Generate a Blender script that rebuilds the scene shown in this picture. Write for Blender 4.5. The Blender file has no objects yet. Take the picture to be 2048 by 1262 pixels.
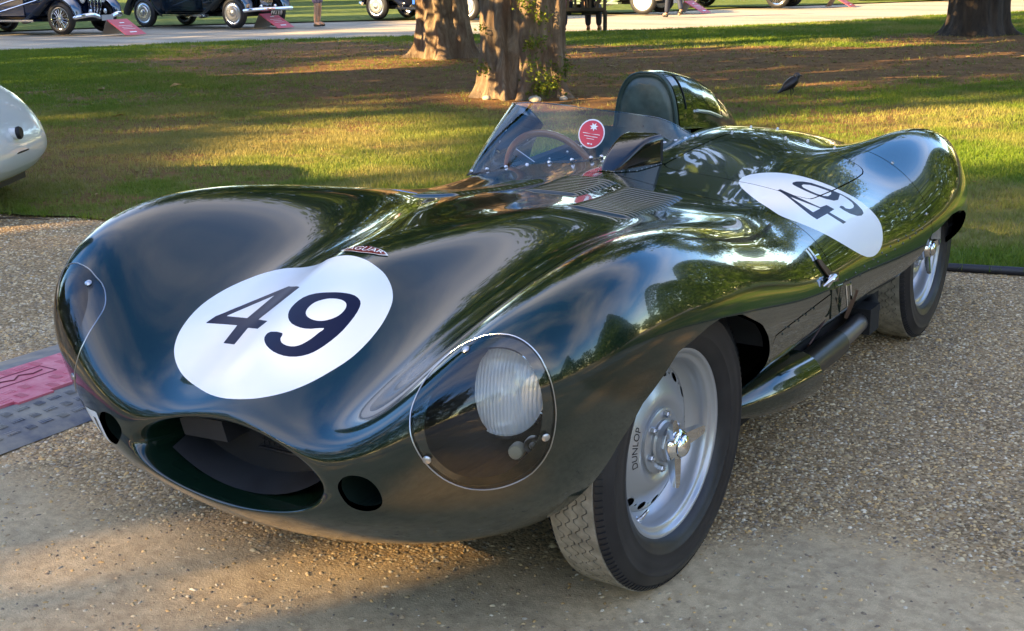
import bpy, bmesh, math, random
import numpy as np
from mathutils import Matrix, Vector

SC = bpy.context.scene
COL = SC.collection
rng = np.random.default_rng(7)
random.seed(7)
R_ = math.radians

# ------------------------------------------------------------------ camera
CAM_POS = np.array([1.808, -2.446, 1.397])
def cam_axes(yaw, pitch, roll):
    cy, sy, cp, sp = math.cos(yaw), math.sin(yaw), math.cos(pitch), math.sin(pitch)
    f = np.array([-sy*cp, cy*cp, -sp]); r = np.array([cy, sy, 0.0]); u = np.cross(r, f)
    cr, sr = math.cos(roll), math.sin(roll)
    return cr*r+sr*u, -sr*r+cr*u, f
_r, _u, _f = cam_axes(.564, .274, -.015)
cam = bpy.data.objects.new('camera', bpy.data.cameras.new('camera'))
COL.objects.link(cam)
M = np.eye(4); M[:3, 0] = _r; M[:3, 1] = _u; M[:3, 2] = -_f; M[:3, 3] = CAM_POS
cam.matrix_world = Matrix(M.tolist())
cam.data.sensor_width = 36; cam.data.lens = 2489.3/2048*36
cam.data.clip_start = .05; cam.data.clip_end = 2000
SC.camera = cam

# ------------------------------------------------------------------ sun and sky
SUN_AZ, SUN_EL = 147.0, 20.0          # azimuth from +Y towards -X
SUN = np.array([-math.sin(R_(SUN_AZ))*math.cos(R_(SUN_EL)), math.cos(R_(SUN_AZ))*math.cos(R_(SUN_EL)), math.sin(R_(SUN_EL))])
sl = bpy.data.lights.new('sun', 'SUN'); sl.energy = 5.0; sl.angle = R_(.53); sl.color = (1.0, .83, .58)
so = bpy.data.objects.new('sun', sl); COL.objects.link(so)
so.rotation_euler = Vector(SUN.tolist()).to_track_quat('Z', 'Y').to_euler(); so.location = (0, 0, 30)

W = bpy.data.worlds.new('World'); SC.world = W; W.use_nodes = True
nt = W.node_tree; nt.nodes.clear()
def wn(t, **k):
    n = nt.nodes.new(t)
    for a, b in k.items(): setattr(n, a, b)
    return n
out = wn('ShaderNodeOutputWorld'); bg = wn('ShaderNodeBackground'); bg.inputs['Strength'].default_value = .15
sky = wn('ShaderNodeTexSky'); sky.sky_type = 'NISHITA'; sky.sun_disc = False
sky.sun_elevation = R_(SUN_EL); sky.sun_rotation = R_(-SUN_AZ); sky.air_density = 1.0; sky.dust_density = .0; sky.ozone_density = 2.6
tc = wn('ShaderNodeTexCoord'); sep = wn('ShaderNodeSeparateXYZ'); nt.links.new(tc.outputs['Generated'], sep.inputs[0])
za = wn('ShaderNodeMath', operation='MAXIMUM'); za.inputs[1].default_value = 0.0; nt.links.new(sep.outputs['Z'], za.inputs[0])
zb = wn('ShaderNodeMath', operation='ADD'); zb.inputs[1].default_value = .22; nt.links.new(za.outputs[0], zb.inputs[0])
dv = wn('ShaderNodeVectorMath', operation='DIVIDE'); cmb = wn('ShaderNodeCombineXYZ')
for i in range(3): nt.links.new(zb.outputs[0], cmb.inputs[i])
nt.links.new(tc.outputs['Generated'], dv.inputs[0]); nt.links.new(cmb.outputs[0], dv.inputs[1])
mp = wn('ShaderNodeMapping'); mp.inputs['Scale'].default_value = (1.0, 2.1, .3); mp.inputs['Rotation'].default_value = (0, 0, .7)
nt.links.new(dv.outputs[0], mp.inputs[0])
nz = wn('ShaderNodeTexNoise'); nz.inputs['Scale'].default_value = .8; nz.inputs['Detail'].default_value = 5; nz.inputs['Roughness'].default_value = .52; nz.inputs['Distortion'].default_value = .35
nt.links.new(mp.outputs[0], nz.inputs['Vector'])
rp = wn('ShaderNodeValToRGB'); rp.color_ramp.elements[0].position = .42; rp.color_ramp.elements[1].position = .85
rp.color_ramp.elements[1].color = (.36, .36, .36, 1)
nt.links.new(nz.outputs[0], rp.inputs[0])
mx = wn('ShaderNodeMixRGB'); mx.inputs[2].default_value = (9.2, 9.0, 8.7, 1)
hs = wn('ShaderNodeHueSaturation'); hs.inputs['Saturation'].default_value = 1.35; hs.inputs['Hue'].default_value = .515; nt.links.new(sky.outputs[0], hs.inputs['Color'])
nt.links.new(rp.outputs[0], mx.inputs[0]); nt.links.new(hs.outputs[0], mx.inputs[1])
nt.links.new(mx.outputs[0], bg.inputs['Color']); nt.links.new(bg.outputs[0], out.inputs['Surface'])

SC.view_settings.view_transform = 'Standard'; SC.view_settings.look = 'None'
SC.view_settings.exposure = 2.3; SC.view_settings.use_white_balance = True; SC.view_settings.white_balance_temperature = 9800; SC.view_settings.white_balance_tint = 10; SC.view_settings.gamma = 1.0; SC.view_settings.use_curve_mapping = False
SC.cycles.max_bounces = 10; SC.cycles.transparent_max_bounces = 16; SC.cycles.caustics_reflective = False; SC.cycles.caustics_refractive = False
SC.cycles.use_denoising = True

# ------------------------------------------------------------------ materials
MATS = {}
def mat(name, col=(.5, .5, .5), rough=.5, metal=0.0, coat=0.0, spec=.5, trans=0.0, ior=1.45, emit=None):
    if name in MATS: return MATS[name]
    m = bpy.data.materials.new(name); m.use_nodes = True
    b = m.node_tree.nodes['Principled BSDF']
    b.inputs['Base Color'].default_value = (*col, 1); b.inputs['Roughness'].default_value = rough; b.inputs['Metallic'].default_value = metal
    b.inputs['Coat Weight'].default_value = coat; b.inputs['Coat Roughness'].default_value = .02
    b.inputs['Specular IOR Level'].default_value = spec; b.inputs['Transmission Weight'].default_value = trans; b.inputs['IOR'].default_value = ior
    MATS[name] = m
    return m
class NT:
    """small helper to add nodes to a material"""
    def __init__(s, m): s.t = m.node_tree; s.b = s.t.nodes['Principled BSDF']
    def n(s, t, ins=None, **k):
        x = s.t.nodes.new(t)
        for a, b in k.items(): setattr(x, a, b)
        for a, b in (ins or {}).items():
            if isinstance(b, bpy.types.NodeSocket): s.t.links.new(b, x.inputs[a])
            else: x.inputs[a].default_value = b
        return x
    def l(s, a, b): s.t.links.new(a, b)
    def noise(s, scale, detail=4, rough=.55, vec=None, dist=0.0):
        x = s.n('ShaderNodeTexNoise', {'Scale': scale, 'Detail': detail, 'Roughness': rough, 'Distortion': dist})
        if vec is not None: s.l(vec, x.inputs['Vector'])
        return x.outputs[0]
    def ramp(s, fac, stops):
        x = s.n('ShaderNodeValToRGB'); e = x.color_ramp.elements
        while len(e) < len(stops): e.new(.5)
        for q, (p, c) in zip(e, stops): q.position = p; q.color = (*c, 1) if len(c) == 3 else c
        s.l(fac, x.inputs[0]); return x.outputs[0]
    def mix(s, fac, a, b, mode='MIX'):
        x = s.n('ShaderNodeMixRGB', blend_type=mode)
        for i, v in ((0, fac), (1, a), (2, b)):
            if isinstance(v, bpy.types.NodeSocket): s.l(v, x.inputs[i])
            else: x.inputs[i].default_value = v if i == 0 else (*v, 1)
        return x.outputs[0]
    def math(s, op, a, b=0.0):
        x = s.n('ShaderNodeMath', operation=op)
        for i, v in ((0, a), (1, b)):
            if isinstance(v, bpy.types.NodeSocket): s.l(v, x.inputs[i])
            else: x.inputs[i].default_value = v
        return x.outputs[0]
    def bump(s, h, strength=.3, dist=.01):
        x = s.n('ShaderNodeBump', {'Strength': strength, 'Distance': dist}); s.l(h, x.inputs['Height']); s.l(x.outputs[0], s.b.inputs['Normal'])
    def coord(s, k='Object'): return s.n('ShaderNodeTexCoord').outputs[k]
def noisy(m, c1, c2, scale, detail=5, bump=0.0, dist=.01, rough=None):
    h = NT(m); v = h.coord(); f = h.noise(scale, detail, .6, v)
    h.l(h.ramp(f, [(.35, c1), (.65, c2)]), h.b.inputs['Base Color'])
    if bump: h.bump(h.noise(scale*2.2, 6, .6, v), bump, dist)
    return m
def thin_glass(name, tint=(1, 1, 1), ior=1.5, boost=0.0):
    if name in MATS: return MATS[name]
    m = bpy.data.materials.new(name); m.use_nodes = True; t = m.node_tree; t.nodes.clear()
    o = t.nodes.new('ShaderNodeOutputMaterial'); tr = t.nodes.new('ShaderNodeBsdfTransparent'); gl = t.nodes.new('ShaderNodeBsdfGlossy'); mi = t.nodes.new('ShaderNodeMixShader'); fr = t.nodes.new('ShaderNodeFresnel')
    tr.inputs[0].default_value = (*tint, 1); gl.inputs['Roughness'].default_value = .01; fr.inputs[0].default_value = ior
    ad = t.nodes.new('ShaderNodeMath'); ad.operation = 'MULTIPLY_ADD'; ad.inputs[1].default_value = 1.45; ad.inputs[2].default_value = boost; ad.use_clamp = True
    t.links.new(fr.outputs[0], ad.inputs[0]); t.links.new(ad.outputs[0], mi.inputs[0]); t.links.new(tr.outputs[0], mi.inputs[1]); t.links.new(gl.outputs[0], mi.inputs[2]); t.links.new(mi.outputs[0], o.inputs[0])
    MATS[name] = m; return m

m_green = mat('green_paint', (.0022, .0125, .0075), .16, coat=1.0, spec=.5)
m_inner = mat('inner_green', (.004, .012, .009), .45)
m_dark = mat('underbody_black', (.006, .006, .007), .75)
m_white = mat('white_paint', (.80, .81, .80), .35, coat=.25, spec=.3)
m_digit = mat('digit_blue_black', (.005, .008, .032), .4, coat=.1, spec=.25)
m_black = mat('black_gloss', (.004, .004, .005), .12, coat=.6)
m_blackmatt = mat('black_matt', (.008, .008, .009), .6)
m_chrome = mat('chrome', (.82, .83, .85), .06, 1.0)
m_steel = mat('brushed_steel', (.55, .56, .58), .28, 1.0)
m_alloy = mat('silver_wheel_paint', (.42, .44, .46), .30, .55, coat=.3)
m_rubber = noisy(mat('tyre_rubber', (.012, .013, .016), .42), (.009, .010, .013), (.022, .022, .024), 9, 5)
m_tread = noisy(mat('dusty_tread', (.16, .145, .115), .85), (.20, .18, .14), (.36, .325, .26), 30, 5, .2, .002)
m_glass = thin_glass('clear_perspex', (.97, .985, .98))
m_screen = thin_glass('windscreen_perspex', (.955, .975, .97), 1.5, .0)
m_leather = noisy(mat('green_leather', (.03, .06, .05), .38, coat=.15), (.022, .042, .036), (.055, .085, .072), 14, 6, .25, .004)
m_brownleather = noisy(mat('brown_leather', (.05, .018, .010), .45), (.035, .012, .007), (.075, .030, .016), 25, 6, .3, .002)
m_wood = mat('wood_rim', (.22, .085, .03), .3, coat=.5)
m_red = mat('red_print', (.62, .035, .045), .4)
m_redpaint = mat('maroon_badge', (.22, .012, .018), .25, coat=.5)
m_greyduct = noisy(mat('grey_duct', (.055, .06, .068), .5), (.012, .013, .015), (.022, .024, .027), 6)
m_pipe = mat('exhaust_metal', (.09, .085, .075), .34, .8)

# ------------------------------------------------------------------ mesh helpers
def props(o, label=None, cat=None, group=None, kind=None):
    if label: o['label'] = label
    if cat: o['category'] = cat
    if group: o['group'] = group
    if kind: o['kind'] = kind
    return o
def root(name, label, cat, loc=(0, 0, 0), rz=0.0, group=None):
    o = bpy.data.objects.new(name, None); COL.objects.link(o); o.empty_display_size = .2
    o.location = loc; o.rotation_euler = (0, 0, rz)
    return props(o, label, cat, group)
def empty(name, parent, loc=(0, 0, 0), rot=(0, 0, 0)):
    o = bpy.data.objects.new(name, None); COL.objects.link(o); o.parent = parent; o.location = loc; o.rotation_euler = rot; o.empty_display_size = .1
    return o
def copy_tree(o, parent=None):
    c = o.copy(); COL.objects.link(c); c.parent = parent
    for ch in list(o.children): copy_tree(ch, c)
    return c
def mesh_obj(name, V, F, m, parent=None, N=None, smooth=True, angle=None):
    me = bpy.data.meshes.new(name)
    V = np.asarray(V, float)
    me.from_pydata(V.tolist(), [], F.tolist() if isinstance(F, np.ndarray) else F)
    if smooth: me.polygons.foreach_set('use_smooth', [True]*len(me.polygons))
    if N is not None: me.normals_split_custom_set_from_vertices(np.asarray(N).tolist())
    elif angle: me.set_sharp_from_angle(angle=R_(angle))
    for x in (m if isinstance(m, (list, tuple)) else [m]): me.materials.append(x)
    o = bpy.data.objects.new(name, me); COL.objects.link(o)
    if parent is not None: o.parent = parent
    return o
class MB:
    """collects shapes and links them as one mesh object"""
    def __init__(s): s.V = []; s.F = []; s.M = []
    def add(s, V, F, mi=0, T=None):
        b = len(s.V); V = np.asarray(V, float)
        if T is not None: V = V @ np.asarray(T)[:3, :3].T + np.asarray(T)[:3, 3]
        s.V += V.tolist(); s.F += [tuple(b+i for i in f) for f in F]; s.M += [mi]*len(F); return s
    def box(s, c, size, rz=0.0, T=None, mi=0, taper=1.0):
        x, y, z = [q/2 for q in size]
        V = np.array([(-x, -y, -z), (x, -y, -z), (x, y, -z), (-x, y, -z), (-x*taper, -y*taper, z), (x*taper, -y*taper, z), (x*taper, y*taper, z), (-x*taper, y*taper, z)])
        cz, sz = math.cos(rz), math.sin(rz); V = V @ np.array([[cz, sz, 0], [-sz, cz, 0], [0, 0, 1]]) + np.array(c)
        return s.add(V, [(0, 3, 2, 1), (4, 5, 6, 7), (0, 1, 5, 4), (1, 2, 6, 5), (2, 3, 7, 6), (3, 0, 4, 7)], mi, T)
    def tube(s, path, r, n=10, caps=True, closed=False, mi=0, T=None):
        P = np.asarray(path, float); k = len(P); rr = np.full(k, r) if np.isscalar(r) else np.asarray(r, float)
        t = np.gradient(P, axis=0) if not closed else np.roll(P, -1, 0)-np.roll(P, 1, 0)
        t /= np.linalg.norm(t, axis=1)[:, None]+1e-12
        ref = np.array([0, 0, 1.0]) if abs(t[0][2]) < .9 else np.array([1.0, 0, 0])
        V = []; u = np.cross(t[0], ref); u /= np.linalg.norm(u)
        for i in range(k):
            u = u-t[i]*(u@t[i]); u /= np.linalg.norm(u)+1e-12; w = np.cross(t[i], u)
            for a in range(n):
                q = 2*math.pi*a/n; V.append(P[i]+rr[i]*(math.cos(q)*u+math.sin(q)*w))
        F = []
        for i in range(k if closed else k-1):
            j = (i+1) % k
            for a in range(n): F.append((i*n+a, i*n+(a+1) % n, j*n+(a+1) % n, j*n+a))
        if caps and not closed: F += [tuple(range(n))[::-1], tuple((k-1)*n+a for a in range(n))]
        return s.add(V, F, mi, T)
    def lathe(s, prof, axis='x', n=48, mi=0, T=None, closed=False):
        # prof: (r, h) along the axis
        V = []; k = len(prof)
        for a in range(n):
            q = 2*math.pi*a/n; c, d = math.cos(q), math.sin(q)
            for r, h in prof:
                V.append({'x': (h, r*c, r*d), 'y': (r*d, h, r*c), 'z': (r*c, r*d, h)}[axis])
        F = []
        for a in range(n):
            b = (a+1) % n
            for i in range(k if closed else k-1):
                j = (i+1) % k; F.append((a*k+i, b*k+i, b*k+j, a*k+j))
        return s.add(V, F, mi, T)
    def ball(s, c, r, n=16, m=10, mi=0, T=None):
        r = np.array([r]*3 if np.isscalar(r) else r, float); V = [(0, 0, -1)]
        for i in range(1, m):
            p = math.pi*i/m-math.pi/2
            for a in range(n): V.append((math.cos(p)*math.cos(2*math.pi*a/n), math.cos(p)*math.sin(2*math.pi*a/n), math.sin(p)))
        V.append((0, 0, 1)); F = []
        for a in range(n): F.append((0, 1+(a+1) % n, 1+a)); F.append((len(V)-1, 1+(m-2)*n+a, 1+(m-2)*n+(a+1) % n))
        for i in range(m-2):
            for a in range(n): F.append((1+i*n+a, 1+i*n+(a+1) % n, 1+(i+1)*n+(a+1) % n, 1+(i+1)*n+a))
        return s.add(np.array(V)*r+np.array(c), F, mi, T)
    def loft(s, rings, closed_ring=True, caps=True, mi=0, T=None):
        rings = np.asarray(rings, float); k, n = rings.shape[:2]; F = []
        for i in range(k-1):
            for a in range(n if closed_ring else n-1):
                b = (a+1) % n; F.append((i*n+a, i*n+b, (i+1)*n+b, (i+1)*n+a))
        if caps: F += [tuple(range(n))[::-1], tuple((k-1)*n+a for a in range(n))]
        return s.add(rings.reshape(-1, 3), F, mi, T)
    def prism(s, poly, h0, h1, T=None, mi=0):
        n = len(poly); V = [(x, y, h0) for x, y in poly]+[(x, y, h1) for x, y in poly]
        F = [tuple(range(n))[::-1], tuple(range(n, 2*n))]+[(a, (a+1) % n, n+(a+1) % n, n+a) for a in range(n)]
        return s.add(V, F, mi, T)
    def build(s, name, m, parent=None, angle=35, smooth=True, loc=None):
        o = mesh_obj(name, s.V, s.F, m, parent, None, smooth, angle)
        if isinstance(m, (list, tuple)): o.data.polygons.foreach_set('material_index', s.M)
        if loc is not None: o.location = loc
        return o
def frame(origin, x, z):
    x = np.array(x, float); z = np.array(z, float); z /= np.linalg.norm(z); x = x-z*(x@z); x /= np.linalg.norm(x); y = np.cross(z, x)
    T = np.eye(4); T[:3, 0] = x; T[:3, 1] = y; T[:3, 2] = z; T[:3, 3] = origin; return T
def text_mesh(body, size, extrude=0.0):
    cu = bpy.data.curves.new('lettering', 'FONT'); cu.body = body; cu.size = size; cu.align_x = 'CENTER'; cu.align_y = 'CENTER'; cu.extrude = extrude; cu.resolution_u = 3
    o = bpy.data.objects.new('lettering', cu); COL.objects.link(o)
    dg = bpy.context.evaluated_depsgraph_get(); me = o.evaluated_get(dg).to_mesh()
    V = np.array([v.co[:] for v in me.vertices]); F = [tuple(p.vertices) for p in me.polygons]
    o.evaluated_get(dg).to_mesh_clear(); COL.objects.unlink(o); bpy.data.objects.remove(o); bpy.data.curves.remove(cu)
    return V, F
# ---- clipping triangle meshes along smooth curves (panel gaps, openings, painted roundels)
def clip(m, f):
    V, N, T = m; f = np.where(np.abs(f) < 1e-9, 1e-9, f); s = f >= 0; c = s[T].sum(1)
    keep, rest = [T[c == 3]], [T[c == 0]]; segs = np.zeros((0, 2), int)
    nV, nN = [V], [N]; base = len(V); edge = {}
    for cnt in (1, 2):
        X = T[c == cnt]
        if not len(X): continue
        odd = s[X] if cnt == 1 else ~s[X]; k = odd.argmax(1); i = np.arange(len(X))
        a, b, d = X[i, k], X[i, (k+1) % 3], X[i, (k+2) % 3]
        ids = []
        for p, q in ((a, b), (a, d)):
            lo, hi = np.minimum(p, q), np.maximum(p, q); out_ = np.empty(len(p), int); newp = []
            for j, key in enumerate(zip(lo.tolist(), hi.tolist())):
                if key not in edge: edge[key] = base+len(newp); newp.append(key)
                out_[j] = edge[key]
            if newp:
                e = np.array(newp); t = (f[e[:, 0]]/(f[e[:, 0]]-f[e[:, 1]]))[:, None]
                nV.append(V[e[:, 0]]*(1-t)+V[e[:, 1]]*t); nn = N[e[:, 0]]*(1-t)+N[e[:, 1]]*t; nN.append(nn/np.linalg.norm(nn, axis=1)[:, None]); base += len(e)
            ids.append(out_)
        ab, ad = ids
        tri = np.stack([a, ab, ad], 1); quad = np.concatenate([np.stack([ab, b, d], 1), np.stack([ab, d, ad], 1)])
        (keep if cnt == 1 else rest).append(tri); (rest if cnt == 1 else keep).append(quad)
        segs = np.concatenate([segs, np.stack([ab, ad], 1)])
    V2, N2 = np.concatenate(nV), np.concatenate(nN)
    def pack(L):
        X = np.concatenate(L); u, inv = np.unique(X, return_inverse=True)
        return V2[u], N2[u], inv.reshape(-1, 3)
    sg = (V2[segs[:, 0]], V2[segs[:, 1]], N2[segs[:, 0]], N2[segs[:, 1]]) if len(segs) else None
    return pack(keep), pack(rest), sg
def refine(m, k=1):
    V, N, T = m
    for _ in range(k):
        e = np.sort(np.concatenate([T[:, [0, 1]], T[:, [1, 2]], T[:, [2, 0]]]), 1); u, inv = np.unique(e, axis=0, return_inverse=True); inv = inv.ravel()
        mid = inv.reshape(3, -1).T+len(V); nn = N[u[:, 0]]+N[u[:, 1]]; V = np.concatenate([V, (V[u[:, 0]]+V[u[:, 1]])/2]); N = np.concatenate([N, nn/np.linalg.norm(nn, axis=1)[:, None]])
        a, b, c = T.T; ab, bc, ca_ = mid.T; T = np.concatenate([np.stack(x, 1) for x in ((a, ab, ca_), (ab, b, bc), (ca_, bc, c), (ab, bc, ca_))])
    return V, N, T
def join(ms):
    V, N, T, b = [], [], [], 0
    for v, n, t in ms:
        if len(t): V.append(v); N.append(n); T.append(t+b); b += len(v)
    return np.concatenate(V), np.concatenate(N), np.concatenate(T)
def flange(sg, depth):
    """a lip turned inwards along a cut edge"""
    p, q, n, o = sg; k = len(p); V = np.concatenate([p, q, q-o*depth, p-n*depth]); i = np.arange(k)
    e = q-p; nn = np.cross(e, n); nn /= np.linalg.norm(nn, axis=1)[:, None]+1e-12
    T = np.concatenate([np.stack([i, i+k, i+2*k], 1), np.stack([i, i+2*k, i+3*k], 1)])
    return V, np.concatenate([nn]*4), T
def sdpoly(pts, poly):
    """signed distance to a closed polygon, positive inside"""
    P = np.asarray(poly, float); A = P; B = np.roll(P, -1, 0); d2 = np.full(len(pts), 1e9); ins = np.zeros(len(pts), bool)
    for a, b in zip(A, B):
        e = b-a; w = pts-a; t = np.clip((w@e)/(e@e+1e-15), 0, 1); q = w-t[:, None]*e; d2 = np.minimum(d2, (q**2).sum(1))
        c = (a[1] > pts[:, 1]) != (b[1] > pts[:, 1])
        with np.errstate(divide='ignore', invalid='ignore'):
            ins ^= c & (pts[:, 0] < (b[0]-a[0])*(pts[:, 1]-a[1])/(b[1]-a[1]+1e-15)+a[0])
    return np.where(ins, 1, -1)*np.sqrt(d2)
def smoothpoly(P, k=4):
    """closed Catmull-Rom through the points"""
    P = np.asarray(P, float); o = []
    for i in range(len(P)):
        a, b, c, d = P[i-1], P[i], P[(i+1) % len(P)], P[(i+2) % len(P)]
        for t in np.arange(k)/k: o.append(.5*((2*b)+(c-a)*t+(2*a-5*b+4*c-d)*t*t+(3*b-a-3*c+d)*t**3))
    return np.array(o)
def sdlocal(m, uv, sel, poly, sign_out=-1.0):
    f = np.full(len(uv), sign_out)
    P = np.asarray(poly); lo, hi = P.min(0)-.05, P.max(0)+.05
    k = sel & (uv[:, 0] > lo[0]) & (uv[:, 0] < hi[0]) & (uv[:, 1] > lo[1]) & (uv[:, 1] < hi[1])
    f[k] = sdpoly(uv[k], P); return f
def put(name, m, material, parent, flip=False):
    V, N, T = m
    if flip: T = T[:, ::-1]
    return mesh_obj(name, V, T, material, parent, N=N)
# ---- smooth noise
def vnoise(x, y, seed=0):
    r = np.random.default_rng(seed); G = r.random((64, 64)); xi = np.floor(x).astype(int); yi = np.floor(y).astype(int); fx = x-xi; fy = y-yi
    fx = fx*fx*(3-2*fx); fy = fy*fy*(3-2*fy); g = lambda a, b: G[a % 64, b % 64]
    return (g(xi, yi)*(1-fx)+g(xi+1, yi)*fx)*(1-fy)+(g(xi, yi+1)*(1-fx)+g(xi+1, yi+1)*fx)*fy
def fbm(x, y, seed=0, oct=4):
    s = 0; a = .5; f = 1.0; t = 0
    for k in range(oct): s = s+a*vnoise(x*f+17*k, y*f+31*k, seed+k); t += a; a *= .5; f *= 2.03
    return s/t

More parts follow.
